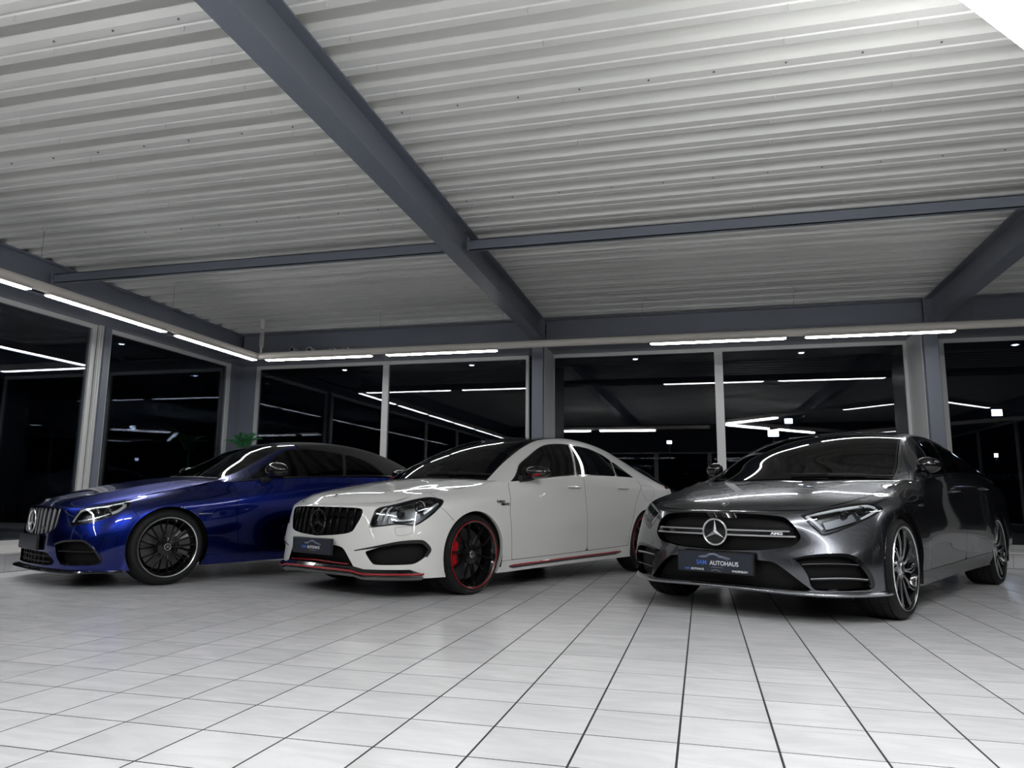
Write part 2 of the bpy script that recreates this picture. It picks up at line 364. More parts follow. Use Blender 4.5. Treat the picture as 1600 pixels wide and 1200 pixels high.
# lozenge-shaped track over the camera
LZ=[(.637,-.237),(4.337,3.743),(7.9,.1),(4.3,-3.9)]
lz=MB()
for k in range(4): lz.tube([(*LZ[k],ZP),(*LZ[(k+1)%4],ZP)],RP,16)
tag(lz.build('light_track',M_pipe,smooth=True),'cream lozenge-shaped light track overhead, only its bright lamp shows at the top picture corner','light track')
pipe([(-4.6,-1.5,ZP),(.35,-1.62,ZP)],'short straight light track behind the camera, seen only in reflections')
for a,b,l in (((.747,-.077),(1.837,1.133),'very bright tube lamp at the top picture corner on the slanting track'),((3.05,2.38),(4.12,3.52),'slanting tube lamp over the grey car, seen only in reflections'),((4.66,3.42),(5.83,2.21),'slanting tube lamp past the grey car, seen only in reflections'),((.76,-.37),(1.87,-1.56),'slanting tube lamp behind the camera, seen only in reflections'),((-3.98,-1.515),(-2.9,-1.541),'straight tube lamp behind the camera, shorter one seen only in reflections'),((-2.67,-1.545),(-1.1,-1.585),'straight tube lamp behind the camera, longer one seen only in reflections'),((2.1,-1.8),(3.2,-2.97),'second slanting tube lamp behind the camera, seen only in reflections'),((5.0,-3.2),(6.1,-2.0),'far slanting tube lamp behind the camera, seen only in reflections')):
    lamp(a,b,l,lm=None if 'grey car' in l or 'far slanting' in l else M_lampn)
M_dgrey=mat('dark_workshop_wall',(.07,.072,.075),.7); vary(M_dgrey,4,.1)
# ---- walls behind and beside the camera (seen in the window reflections) ----
wr=MB().box((8.12,YF,0),(8.22,8.4,.19)).box((8.12,YF,2.93),(8.22,8.4,3.7)).build('wall_right',M_steel); tag(wr,'low sill and head strip of the window wall outside the picture','wall',kind='structure')
for k in range(6): frame('window of the wall outside the picture, %s from the back'%('first second third fourth fifth sixth'.split()[k]),20+k,None,8.3-2.78*(k+1),8.3-2.78*k,.19,2.93,'y',8.16)
wf=MB().box((-7.6,YF-.1,0),(-3.4,YF,3.7)).box((-3.4,YF-.1,2.5),(4.2,YF,3.7)).box((4.2,YF-.1,0),(8.2,YF,3.7)).build('wall_front',M_dgrey); tag(wf,'grey rear wall behind the camera with a glazed partition','wall',kind='structure')
for k,(a,b) in enumerate(((-3.4,-1.5),(-1.5,.4),(.4,2.3),(2.3,4.2))):
    frame('glazed partition panel behind the camera, %s of four'%('first second third fourth'.split()[k]),14+k,None,a,b,0.0,2.5,'x',YF-.05)
rm=MB().box((-7.6,-12.2,-.05),(8.2,YF-.1,0)).box((-7.6,-12.3,0),(8.2,-12.2,3.0)).box((-7.6,-12.2,3.0),(8.2,YF-.1,3.1)).build('wall_rear',M_dgrey); tag(rm,'dim workshop room behind the glazed partition','wall',kind='structure')
# ---- outside: dark yard, eaves with small downlights, floodlights, sign ----
gd=MB().box((-40,8.45,-.3),(40,60,-.2)).box((-60,-20,-.3),(-7.7,60,-.2)).build('ground',M_asph); tag(gd,'dark asphalt yard outside the windows','ground',kind='structure')
ev=MB().box((-9.2,8.40,2.99),(8.2,9.6,3.05)).box((-9.2,-8.4,2.99),(-7.62,8.4,3.05)).build('roof_eaves',M_black); tag(ev,'dark roof eaves outside the windows','roof',kind='structure')
M_spot=mat('downlight_glow',(.9,.9,.9),.5,emit=(.92,.96,1),es=30)
for (x,y,l) in ((-5.95,9.05,'small downlight outside the first back window'),(-3.60,9.05,'small downlight outside the second back window'),(-.87,9.05,'small downlight outside the third back window'),(1.61,9.05,'small downlight outside the fourth back window'),(4.44,9.05,'small downlight outside the fifth back window'),(-8.2,6.35,'small downlight outside the left window near the corner')):
    d=MB().lathe([(.055,-.012),(.055,.01),(.001,.01)],16,'z').build('downlight',M_alu,loc=(x,y,2.98)); tag(d,l,'downlight','eaves downlights')
    MB().lathe([(.001,-.016),(.030,-.016),(.036,-.006),(.001,-.006)],16,'z').build('glowing_lens',M_spot,d)
M_flood=mat('floodlight_glow',(.9,.9,.9),.5,emit=(1,1,1),es=60)
def flood(x,y,z,w,label):
    f=MB().cbox((0,0,0),(w,.08,w*.7),.02).build('floodlight',M_black,loc=(x,y,z)); tag(f,label,'floodlight','floodlights across the yard')
    MB().box((-w*.42,-.05,-w*.28),(w*.42,-.041,w*.28)).build('glowing_panel',M_flood,f)
    MB().tube([(0,.05,0),(0,.05,-z-.2)],.05,8).build('pole',M_black,f)
flood(3.15,25,3.58,.30,'upper white floodlight seen through the fourth back window'); flood(2.62,25,3.16,.42,'lower white floodlight seen through the fourth back window')
flood(-1.03,25.4,2.90,.2,'small floodlight next to the white mullion'); flood(9.7,25,3.75,.36,'starry floodlight seen through the fifth back window'); flood(9.77,25.5,2.36,.22,'lower small floodlight seen through the fifth back window')
# sign across the yard
M_sign=mat('unlit_sign_board',(.02,.022,.028),.6); M_letter=mat('dim_sign_letters',(.2,.2,.22),.6,emit=(.5,.55,.65),es=.008)  # letters get a faint glow of their own, no lamp shines on them
sg=MB().box((-1.0,0,-.14),(1.0,.05,.14)).build('yard_sign',M_sign,loc=(5.86,14,1.30)); tag(sg,'dark sign board reading autoservice outside the fifth back window','sign')
def text(body,size,m,parent,loc,rot,align='CENTER',ext=.001,xs=1.0,name='lettering',bold=0.0):
    c=bpy.data.curves.new(name,'FONT'); c.body=body; c.size=size; c.align_x=align; c.align_y='CENTER'; c.extrude=ext; c.materials.append(m); c.offset=bold
    t=bpy.data.objects.new(name,c); COL.objects.link(t); dg=bpy.context.evaluated_depsgraph_get(); me=bpy.data.meshes.new_from_object(t.evaluated_get(dg)); bpy.data.objects.remove(t)
    if not me.materials: me.materials.append(m)
    o=bpy.data.objects.new(name,me); o.location=loc; o.rotation_euler=rot; o.scale=(xs,1,1); link(o,parent); return o
text('autoservice',.25,M_letter,sg,(0,-.004,0),(math.pi/2,0,0))
# ---- corner: alarm box, spiral cable, cameras ----
cb=MB().tube([(0,0,0),(0,0,-.14)],.035,12).build('cable_drop',M_white,loc=(-6.05,6.66,zdeck(6.66)),smooth=True); tag(cb,'white spiral power cable dropping onto the corner of the tracks','cable')
sp=[(.028*math.cos(a*2*math.pi/10),.028*math.sin(a*2*math.pi/10),-.14-.022*a/10) for a in range(0,126)]
MB().tube(sp,.007,5).build('spiral_cord',M_white,cb,smooth=True)
MB().tube([(0,0,-.41),(0,0,-.515)],.018,10).build('plug_stem',M_white,cb)
for x,z,r,l in ((-5.92,2.98,.045,'small white security camera beside the spiral cable'),(-5.62,2.95,.06,'round grey siren on the corner wall beam')):
    s=MB().lathe([(.001,-.12),(r,-.12),(r,.0),(r*.7,.04),(.001,.045)],16,'y').build('wall_device',M_grey,loc=(x,7.38,z),smooth=True); tag(s,l,'device')
    MB().lathe([(.001,-.128),(r*.55,-.125),(r*.6,-.118)],14,'y').build('lens',M_black,s)
for x,l in ((-5.3,'flat small sensor beside the siren'),(-5.08,'second flat sensor beside the siren')):
    s=MB().cbox((0,0,0),(.1,.05,.035),.01).build('wall_sensor',M_alu,loc=(x,7.40,2.98)); tag(s,l,'device')
    MB().box((-.03,-.028,-.006),(.03,-.0255,.006)).build('lens',M_black,s)
# ---- plant in the corner behind the blue car ----
M_leaf=mat('palm_green',(.02,.14,.045),.45); vary(M_leaf,9,.3)
M_pot=mat('dark_planter',(.05,.05,.055),.5); vary(M_pot,9,.1)
pl=empty('potted_palm',(-6.98,7.72,.19)); tag(pl,'green feathery palm plant in the corner behind the blue car','plant')
MB().lathe([(.001,0),(.13,0),(.17,.32),(.15,.32),(.14,.28),(.001,.28)],20,'z').build('planter',M_pot,pl,smooth=True)
MB().tube([(0,0,.28),(.01,.01,.80),(0,.02,1.30)],[.03,.022,.012],8).build('stem',M_leaf,pl)
fr=MB(); Ls=.5
for s in range(11):
    t=s/10; x=.0+Ls*t; z=.34*t-.34*t*t*1.15
    pass
pts=[(Ls*t,0,.42*t-.36*t*t) for t in [i/14 for i in range(15)]]
fr.tube(pts,[.006*(1-.7*i/14) for i in range(15)],5)
for i in range(1,15):
    px,_,pz=pts[i]; l=.17*(1-abs(i/14-.45)*1.1)
    for sd in (-1,1):
        fr.add([(px,0,pz),(px+.02,sd*l*.5,pz+.012),(px+.07,sd*l,pz-.05),(px-.012,sd*l*.5,pz+.0)],[(0,1,2,3)])
fme=fr.me('frond',M_leaf)
for k in range(11): 
    a=k*2.4; ob('frond',fme,pl,(0,.02,1.27),(0,-.95+.6*((k*37)%10)/10,a),(.62,.62,.75))
# =====================================================================
#                     CAR BODIES: surface toolkit
# =====================================================================
# ---------- surface helpers (pure numpy) ----------
def crom(K, n):
    """Catmull-Rom through K (m,d); n samples per span (int or list)."""
    K=np.asarray(K,float); m=len(K)
    P=np.vstack([2*K[0]-K[1],K,2*K[-1]-K[-2]]); out=[]; par=[]
    for i in range(m-1):
        k=n[i] if hasattr(n,'__len__') else n
        t=np.linspace(0,1,k,endpoint=False)[:,None]
        a,b,c,d=P[i],P[i+1],P[i+2],P[i+3]
        # non-uniform safe: limited tangents
        m1=(c-a)/2; m2=(d-b)/2; s=c-b
        out.append((2*t**3-3*t**2+1)*b+(t**3-2*t**2+t)*m1+(-2*t**3+3*t**2)*c+(t**3-t**2)*m2); par.append(i+t[:,0])
    out.append(K[-1:]); par.append([m-1.0])
    return np.vstack(out),np.concatenate(par)
class Patch:
    """grid surface: V (r,c,3), UV (r,c,2)"""
    def __init__(s,G,U,W):
        s.G=G; r,c=G.shape[:2]; s.UV=np.stack(np.meshgrid(U,W),-1)
        s.V=G.reshape(-1,3); s.uv=s.UV.reshape(-1,2)
        i=np.arange(r*c).reshape(r,c); a,b,d,e=i[:-1,:-1].ravel(),i[:-1,1:].ravel(),i[1:,1:].ravel(),i[1:,:-1].ravel()
        s.T=np.vstack([np.stack([a,b,d],1),np.stack([a,d,e],1)])
        du=np.gradient(G,axis=1); dv=np.gradient(G,axis=0)
        N=np.cross(du,dv); L=np.linalg.norm(N,axis=-1,keepdims=True); L[L<1e-12]=1; N=N/L
        s.N=N.reshape(-1,3)
    def mesh(s): return [s.V.copy(),s.N.copy(),s.uv.copy(),s.T.copy()]
def loft(rows,nu,nv):
    """rows (R,C,3) control net -> Patch; u along columns, v along rows"""
    A=np.array([crom(r,nu)[0] for r in rows]); U=crom(rows[0],nu)[1]
    Bq=[crom(A[:,j],nv) for j in range(A.shape[1])]
    G=np.stack([b[0] for b in Bq],1); return Patch(G,U,Bq[0][1])
def arch(st,ns,nv,p=2.0):
    """hood-like patch. st rows: xc,zc,xe,ye,ze,(p),(bump)"""
    S,par=crom(np.array(st,float),ns); v=np.linspace(0,1,nv+1)
    G=np.zeros((len(S),nv+1,3))
    for i,r in enumerate(S):
        xc,zc,xe,ye,ze,pw,bm=r
        G[i,:,0]=xc+(xe-xc)*v**2; G[i,:,1]=ye*v
        G[i,:,2]=zc+(ze-zc)*v**pw + bm*np.exp(-((v-.62)/.10)**2) - bm*.6*np.exp(-((v-.30)/.25)**2)
    return Patch(np.transpose(G,(1,0,2))[::-1],par,v[::-1])
def green(st,ns,nside=14,ntop=22,bulge=.012,rr=.10):
    """greenhouse. st: xr,yr,zr,bow,zc,xb,yb,zb ; v: 0 belt,1 rail,2 centre"""
    S,par=crom(np.array(st,float),ns); v=np.concatenate([np.linspace(0,1,nside,endpoint=False),np.linspace(1,2,ntop+1)])
    def sec(r,v):
        xr,yr,zr,bow,zc,xb,yb,zb=r
        a=np.clip(v,0,1); b=np.clip(v-1,0,1); y2=1-b
        X=np.where(v<=1,xb+(xr-xb)*a,xr+bow*(1-y2**2)); Y=np.where(v<=1,yb+(yr-yb)*a+bulge*np.sin(np.pi*a)*1.5,yr*y2)
        Z=np.where(v<=1,zb+(zr-zb)*a,zr+(zc-zr)*(1-y2**2.2)); return np.stack([X,Y,Z],-1)
    G=[]
    for r in S:
        w=np.minimum(rr,np.minimum(v,2-v)); acc=0
        for k,q in ((-1,.1),(-.5,.22),(0,.36),(.5,.22),(1,.1)): acc=acc+q*sec(r,v+k*w)
        G.append(acc)
    return Patch(np.stack(G,1),par,v)
def sdf3(V,uv,poly3,polyuv):
    """signed distance (neg inside) of surface verts to closed polyline on the surface"""
    P=np.asarray(poly3); Q=np.roll(P,-1,0); d=np.full(len(V),1e9)
    for a,b in zip(P,Q):
        ab=b-a; L=ab@ab+1e-15; t=np.clip(((V-a)@ab)/L,0,1); d=np.minimum(d,((V-a-t[:,None]*ab)**2).sum(1))
    d=np.sqrt(d); pu=np.asarray(polyuv); qu=np.roll(pu,-1,0); ins=np.zeros(len(V),bool)
    x,y=uv[:,0],uv[:,1]
    for (x1,y1),(x2,y2) in zip(pu,qu):
        if y1==y2: continue
        c=((y1>y)!=(y2>y))&(x<(x2-x1)*(y-y1)/(y2-y1)+x1); ins^=c
    return np.where(ins,-d,d)
def clip(M,f,keep_neg=True):
    """keep part of mesh M=[V,N,uv,T] where f<0 (or >0)"""
    V,N,uv,T=M
    if not keep_neg: f=-f
    f=np.where(np.abs(f)<1e-9,1e-9,f); s=f[T]<0; k=s.sum(1)
    full=T[k==3]; mix=T[(k==1)|(k==2)]
    nv=[];cache={};n0=len(V)
    def cut(a,b):
        key=(a,b) if a<b else (b,a)
        if key in cache: return cache[key]
        t=f[a]/(f[a]-f[b]); idx=n0+len(nv); nv.append((a,b,t)); cache[key]=idx; return idx
    nt=[]
    for a,b,c in mix.tolist():
        q=[a,b,c]; poly=[]
        for i in range(3):
            p0,p1=q[i],q[(i+1)%3]
            if f[p0]<0: poly.append(p0)
            if (f[p0]<0)!=(f[p1]<0): poly.append(cut(p0,p1))
        for i in range(1,len(poly)-1): nt.append((poly[0],poly[i],poly[i+1]))
    if nv:
        A=np.array([x[0] for x in nv]);B=np.array([x[1] for x in nv]);t=np.array([x[2] for x in nv])[:,None]
        V=np.vstack([V,V[A]+t*(V[B]-V[A])]); N2=N[A]+t*(N[B]-N[A]); N2/=np.linalg.norm(N2,axis=1,keepdims=True)+1e-12
        N=np.vstack([N,N2]); uv=np.vstack([uv,uv[A]+t*(uv[B]-uv[A])])
    T=np.vstack([full.reshape(-1,3),np.array(nt,int).reshape(-1,3)])
    use=np.unique(T); mp=np.full(len(V),-1); mp[use]=np.arange(len(use))
    return [V[use],N[use],uv[use],mp[T]]
# columns: c0..c19
def rows(*r): return np.array(r,float)
WHITE=dict(
 L=rows(
 [(.865,0,.19),(.86,.2,.185),(.835,.42,.175),(.75,.63,.165),(.595,.785,.16),(.42,.855,.16),(.2,.86,.155),(0,.86,.15),(-.36,.845,.145),(-.6,.84,.148),(-1,.84,.155),(-1.5,.842,.162),(-2,.848,.168),(-2.35,.86,.172),(-2.7,.86,.18),(-3.05,.85,.2),(-3.3,.82,.22),(-3.56,.70,.24),(-3.70,.41,.25),(-3.74,0,.25)],
 [(.875,0,.26),(.87,.2,.26),(.84,.42,.255),(.755,.63,.25),(.60,.785,.25),(.42,.86,.25),(.2,.875,.25),(0,.875,.25),(-.36,.862,.25),(-.6,.855,.25),(-1,.855,.255),(-1.5,.856,.26),(-2,.862,.265),(-2.35,.875,.27),(-2.7,.88,.28),(-3.05,.87,.29),(-3.3,.84,.30),(-3.58,.72,.31),(-3.73,.42,.31),(-3.77,0,.31)],
 [(.885,0,.38),(.878,.2,.38),(.845,.42,.38),(.755,.63,.38),(.60,.785,.385),(.42,.86,.39),(.2,.88,.40),(0,.885,.41),(-.36,.878,.42),(-.6,.868,.42),(-1,.862,.42),(-1.5,.862,.42),(-2,.868,.43),(-2.35,.885,.43),(-2.7,.89,.44),(-3.05,.88,.45),(-3.3,.855,.45),(-3.6,.73,.46),(-3.76,.42,.46),(-3.80,0,.46)],
 [(.875,0,.50),(.868,.2,.50),(.83,.42,.50),(.735,.63,.51),(.585,.775,.52),(.41,.85,.53),(.2,.88,.55),(0,.888,.56),(-.36,.888,.57),(-.6,.886,.575),(-1,.884,.58),(-1.5,.884,.58),(-2,.886,.585),(-2.35,.895,.59),(-2.7,.893,.60),(-3.05,.88,.61),(-3.3,.85,.62),(-3.6,.72,.63),(-3.75,.42,.64),(-3.79,0,.64)],
 [(.845,0,.665),(.84,.2,.665),(.80,.42,.66),(.70,.62,.66),(.56,.75,.675),(.40,.83,.69),(.2,.865,.70),(0,.88,.715),(-.36,.888,.735),(-.6,.888,.75),(-1.0,.885,.775),(-1.5,.88,.80),(-2,.882,.82),(-2.35,.89,.83),(-2.7,.885,.84),(-3.05,.865,.845),(-3.3,.83,.85),(-3.55,.72,.86),(-3.68,.42,.87),(-3.72,0,.88)],
 [(.83,0,.685),(.815,.2,.687),(.765,.42,.69),(.675,.61,.695),(.53,.725,.725),(.39,.785,.745),(.2,.81,.765),(0,.82,.785),(-.36,.835,.83),(-.6,.862,.845),(-1.0,.868,.875),(-1.5,.865,.905),(-2,.865,.92),(-2.35,.862,.925),(-2.7,.845,.925),(-3.05,.815,.92),(-3.3,.775,.915),(-3.55,.66,.91),(-3.66,.40,.92),(-3.70,0,.93)],
 [(.80,0,.70),(.78,.2,.703),(.715,.41,.71),(.62,.60,.72),(.48,.665,.77),(.37,.69,.788),(.18,.712,.812),(0,.728,.835),(-.36,.765,.897),(-.6,.835,.905),(-1.0,.842,.943),(-1.5,.84,.972),(-2,.835,.985),(-2.35,.822,.985),(-2.7,.802,.977),(-3.05,.765,.96),(-3.3,.725,.94),(-3.5,.63,.93),(-3.6,.40,.94),(-3.64,0,.95)]),
 H=[(.80,.70,.62,.60,.72,2,0),(.66,.782,.44,.675,.778,2,.002),(.35,.85,.15,.715,.815,2,.004),(0,.905,-.12,.742,.858,2,.004),(-.35,.942,-.36,.765,.897,2,.002),(-.75,.965,-.62,.62,.93,2,.0)],
 D=[(-2.95,1.0,-3.0,.76,.955,2,0),(-3.3,.975,-3.3,.72,.942,2,0),(-3.64,.952,-3.5,.62,.931,2,0)],
 G=[(-.38,.69,.905,.20,.935,-.42,.80,.885),(-.62,.64,1.045,.20,1.085,-.62,.835,.905),(-.84,.59,1.15,.18,1.195,-.84,.84,.924),(-1.06,.548,1.245,.14,1.285,-1.06,.842,.946),(-1.30,.528,1.322,.08,1.355,-1.30,.842,.962),(-1.65,.52,1.365,0,1.398,-1.65,.84,.977),(-2.0,.515,1.36,0,1.395,-2.0,.835,.985),(-2.4,.51,1.308,-.05,1.345,-2.4,.82,.985),(-2.75,.51,1.215,-.08,1.255,-2.75,.80,.975),(-3.1,.52,1.095,-.12,1.135,-3.1,.76,.955),(-3.45,.54,.965,-.1,1.0,-3.42,.70,.925)],
)
SIDE_DY=[0,.004,.010,.002,-.010,-.010,0]
for _r in range(7):
    for _c in range(8,17): WHITE['L'][_r,_c,1]+=SIDE_DY[_r]
def derive(base,front,wb,yw,dz,tail):
    """side and rear columns from the base net; front columns c0..c5 given"""
    L=base['L'].copy(); k=wb/2.699
    for r in range(7):
        for c in range(20):
            x,y,z=L[r,c]
            if c<len(front[r]): L[r,c]=front[r][c]; continue
            if x<0: x=x*k if c<17 else x*k+tail
            if y>0: y=y*(yw/.888)
            L[r,c]=(x,y,z+dz[r])
    return L
GREY=dict(
 L=derive(WHITE,[
 [(.835,0,.20),(.828,.2,.198),(.79,.42,.19),(.70,.63,.183),(.57,.79,.185),(.41,.895,.19),(.2,.92,.19),(0,.925,.188)],
 [(.845,0,.27),(.838,.2,.27),(.80,.42,.265),(.71,.63,.262),(.575,.80,.262),(.41,.905,.262),(.2,.932,.265),(0,.94,.27)],
 [(.845,0,.38),(.838,.2,.38),(.80,.42,.378),(.715,.62,.375),(.585,.795,.375),(.415,.905,.38),(.2,.935,.40),(0,.943,.41)],
 [(.85,0,.47),(.842,.2,.47),(.79,.42,.47),(.695,.61,.475),(.565,.785,.485),(.405,.895,.50),(.2,.935,.53),(0,.945,.56)],
 [(.845,0,.60),(.838,.2,.60),(.79,.42,.60),(.675,.59,.60),(.53,.745,.625),(.385,.86,.655),(.2,.915,.69),(0,.937,.715)],
 [(.81,0,.672),(.80,.2,.672),(.745,.42,.668),(.64,.575,.675),(.51,.70,.705),(.37,.805,.735),(.18,.86,.765),(0,.88,.79)],
 [(.775,0,.69),(.762,.2,.69),(.71,.41,.69),(.615,.555,.70),(.49,.655,.735),(.36,.725,.763),(.17,.765,.80),(0,.785,.826)]],
 2.939,.945,[.035,.02,0,0,.01,.01,.012],-.02),
 H=[(.775,.69,.615,.555,.70,2,0),(.64,.755,.43,.70,.75,2,.001),(.35,.83,.15,.77,.803,2,.002),(0,.892,-.12,.795,.848,2,.002),(-.4,.94,-.40,.818,.903,2,.001),(-.8,.96,-.7,.68,.94,2,0)],
 D=[(-3.7,1.0,-3.6,.78,.965,2,0),(-3.95,.985,-3.8,.72,.955,2,0),(-4.05,.97,-3.92,.66,.948,2,0)],
 G=[(-.42,.765,.90,.24,.925,-.46,.86,.895),(-.70,.74,1.005,.24,1.045,-.70,.89,.925),(-1.0,.675,1.155,.2,1.20,-1.0,.895,.955),(-1.32,.61,1.28,.13,1.325,-1.32,.895,.978),(-1.62,.585,1.335,.06,1.385,-1.62,.893,.992),(-2.0,.575,1.352,0,1.405,-2.0,.89,1.0),(-2.42,.57,1.332,0,1.385,-2.42,.885,1.005),(-2.8,.565,1.285,-.05,1.335,-2.8,.87,1.0),(-3.1,.565,1.222,-.08,1.27,-3.1,.85,.99),(-3.4,.565,1.15,-.12,1.195,-3.4,.82,.98),(-3.75,.57,1.04,-.14,1.075,-3.7,.78,.965),(-4.0,.58,.965,-.1,.985,-3.85,.72,.955)],
)
BLUE=dict(
 L=derive(WHITE,[
 [(.79,0,.145),(.782,.2,.143),(.745,.42,.14),(.665,.62,.135),(.53,.79,.135),(.375,.875,.135),(.2,.90,.14),(0,.905,.145)],
 [(.785,0,.24),(.778,.2,.24),(.745,.42,.235),(.665,.62,.23),(.53,.79,.23),(.375,.88,.23),(.2,.915,.235),(0,.92,.24)],
 [(.785,0,.345),(.778,.2,.345),(.745,.42,.345),(.665,.62,.345),(.53,.785,.345),(.375,.885,.35),(.2,.925,.38),(0,.932,.40)],
 [(.78,0,.45),(.773,.2,.45),(.735,.42,.45),(.655,.605,.455),(.52,.77,.465),(.375,.87,.49),(.2,.92,.53),(0,.932,.56)],
 [(.775,0,.58),(.766,.2,.58),(.72,.41,.575),(.625,.575,.58),(.495,.725,.595),(.365,.835,.62),(.2,.895,.65),(0,.915,.68)],
 [(.768,0,.635),(.757,.2,.635),(.71,.41,.632),(.615,.55,.63),(.485,.685,.645),(.36,.775,.675),(.18,.825,.71),(0,.85,.742)],
 [(.752,0,.655),(.74,.2,.655),(.69,.40,.652),(.605,.525,.65),(.47,.63,.675),(.35,.69,.705),(.17,.725,.75),(0,.745,.787)]],
 2.84,.925,[.005,.0,0,0,-.02,-.025,-.02],.02),
 H=[(.752,.655,.605,.525,.65,2,0),(.62,.735,.42,.66,.69,2,.003),(.32,.82,.14,.73,.76,2,.007),(0,.886,-.12,.758,.815,2,.007),(-.35,.93,-.38,.805,.877,2,.003),(-.75,.95,-.65,.65,.92,2,0)],
 D=[(-3.1,1.0,-3.15,.80,.945,2,0),(-3.5,.985,-3.5,.76,.935,2,0),(-3.8,.955,-3.66,.66,.92,2,0)],
 G=[(-.44,.72,.875,.16,.90,-.46,.82,.872),(-.68,.68,.965,.15,.99,-.68,.86,.895),(-.92,.65,1.09,.12,1.115,-.92,.868,.915),(-1.12,.62,1.20,.10,1.23,-1.12,.87,.93),(-1.32,.60,1.272,.06,1.305,-1.32,.87,.942),(-1.62,.585,1.305,0,1.345,-1.62,.868,.958),(-1.95,.575,1.305,0,1.345,-1.95,.865,.97),(-2.3,.57,1.262,0,1.312,-2.3,.855,.98),(-2.57,.57,1.195,-.06,1.252,-2.57,.845,.975),(-2.8,.575,1.11,-.08,1.165,-2.8,.83,.965),(-3.05,.59,1.0,-.08,1.05,-3.02,.81,.952),(-3.2,.60,.965,-.05,.99,-3.15,.80,.945)],
)
# =====================================================================
#                          CAR BUILDING
# =====================================================================
def paint(name,col,metal=0,rough=.35,flake=0):
    m=mat(name,col,rough,metal,coat=1,coat_r=.02); 
    N,L,b=nodes(m); nz=N.new('ShaderNodeTexNoise'); nz.inputs['Scale'].default_value=1400; tc=N.new('ShaderNodeTexCoord'); L.new(tc.outputs['Object'],nz.inputs['Vector'])
    mr=N.new('ShaderNodeMapRange'); mr.inputs[3].default_value=rough*.85; mr.inputs[4].default_value=rough*1.15; L.new(nz.outputs['Fac'],mr.inputs[0]); L.new(mr.outputs[0],b.inputs['Roughness'])
    if flake:
        mx=N.new('ShaderNodeMix'); mx.data_type='RGBA'; mx.inputs[6].default_value=tuple(c*(1-flake) for c in col)+(1,); mx.inputs[7].default_value=tuple(min(1,c*(1+flake)) for c in col)+(1,)
        L.new(nz.outputs['Fac'],mx.inputs[0]); L.new(mx.outputs[2],b.inputs['Base Color'])
    return m
P_white=paint('polar_white_paint',(.76,.755,.73),0,.4)
P_grey=paint('graphite_metallic_paint',(.155,.159,.176),1.0,.25,.25)
P_blue=paint('deep_blue_metallic_paint',(.005,.016,.19),1.0,.25,.25)
P_black=mat('gloss_black_plastic',(.006,.006,.007),.12,coat=.5); vary(P_black,60,.2)
P_satin=mat('satin_black_plastic',(.011,.011,.012),.42); vary(P_satin,80,.2)
P_mesh=mat('black_honeycomb_mesh',(.006,.006,.007),.55,spec=.25)
def _hex(m):
    N,L,b=nodes(m); tc=N.new('ShaderNodeTexCoord'); v=N.new('ShaderNodeTexVoronoi'); v.inputs['Scale'].default_value=105; v.inputs['Randomness'].default_value=.0; v.feature='DISTANCE_TO_EDGE'
    mp=N.new('ShaderNodeMapping'); mp.inputs['Scale'].default_value=(0,1,1); L.new(tc.outputs['Object'],mp.inputs[0]); L.new(mp.outputs[0],v.inputs['Vector']); bp=N.new('ShaderNodeBump'); bp.inputs['Strength'].default_value=1; bp.inputs['Distance'].default_value=.002; L.new(v.outputs['Distance'],bp.inputs['Height']); L.new(bp.outputs[0],b.inputs['Normal'])
    mr=N.new('ShaderNodeMapRange'); mr.inputs[1].default_value=0; mr.inputs[2].default_value=.12; mr.inputs[3].default_value=.009; mr.inputs[4].default_value=.0012; L.new(v.outputs['Distance'],mr.inputs[0])
    cb=N.new('ShaderNodeCombineColor'); [L.new(mr.outputs[0],cb.inputs[i]) for i in range(3)]; L.new(cb.outputs[0],b.inputs['Base Color'])
_hex(P_mesh)
P_void=mat('dark_car_inside',(.004,.004,.004),.9); vary(P_void,10,.2)
P_chrome=mat('bright_chrome',(.82,.82,.83),.06,1); vary(P_chrome,30,.03)
P_satch=mat('satin_chrome',(.85,.85,.86),.30,1); vary(P_satch,30,.03)
P_silver=mat('satin_silver',(.62,.63,.65),.22,1); vary(P_silver,30,.05)
P_dchrome=mat('dark_chrome',(.22,.22,.23),.18,1); vary(P_dchrome,40,.15)
P_refl=mat('lamp_reflector',(.13,.13,.135),.28,1); vary(P_refl,60,.35)
P_rubber=mat('tyre_rubber',(.010,.010,.0105),.62,spec=.35); vary(P_rubber,60,.25,rough=.08)
P_red=mat('signal_red',(.30,.008,.015),.28,coat=.6); vary(P_red,20,.06)
P_caliper=mat('red_caliper',(.55,.008,.012),.35,coat=.4); vary(P_caliper,20,.08)
P_disc=mat('brake_disc_steel',(.16,.16,.165),.35,1); vary(P_disc,60,.15)
P_lens=glassmat('clear_lamp_lens',(.86,.88,.9),ior=1.45,boost=1.1)
P_wsg=glassmat('green_tinted_windscreen',(.36,.42,.39),ior=1.5,boost=.8)
P_wsd=glassmat('dark_tinted_windscreen',(.09,.105,.10),ior=1.5,boost=.75)
P_side=glassmat('privacy_side_glass',(.022,.025,.028),ior=1.5,boost=.8)
P_fabric=mat('black_soft_top_fabric',(.014,.014,.015),.85); vary(P_fabric,220,.3,bump=.25)
P_seat=mat('dark_upholstery',(.03,.03,.032),.7); vary(P_seat,40,.2)
P_plate=mat('slate_plate',(.020,.024,.036),.35); vary(P_plate,10,.1)
P_wtext=mat('white_print',(.80,.80,.82),.4); P_btext=mat('blue_print',(.06,.16,.62),.4); P_ltext=mat('pale_blue_print',(.40,.55,.85),.4)
P_drl=mat('white_light_guide',(.85,.86,.88),.25,coat=.5); vary(P_drl,20,.03)  # unlit guides, the white colour stands in for bright chrome reflections
P_tail=mat('red_tail_lens',(.35,.005,.008),.12,coat=1); vary(P_tail,20,.1)
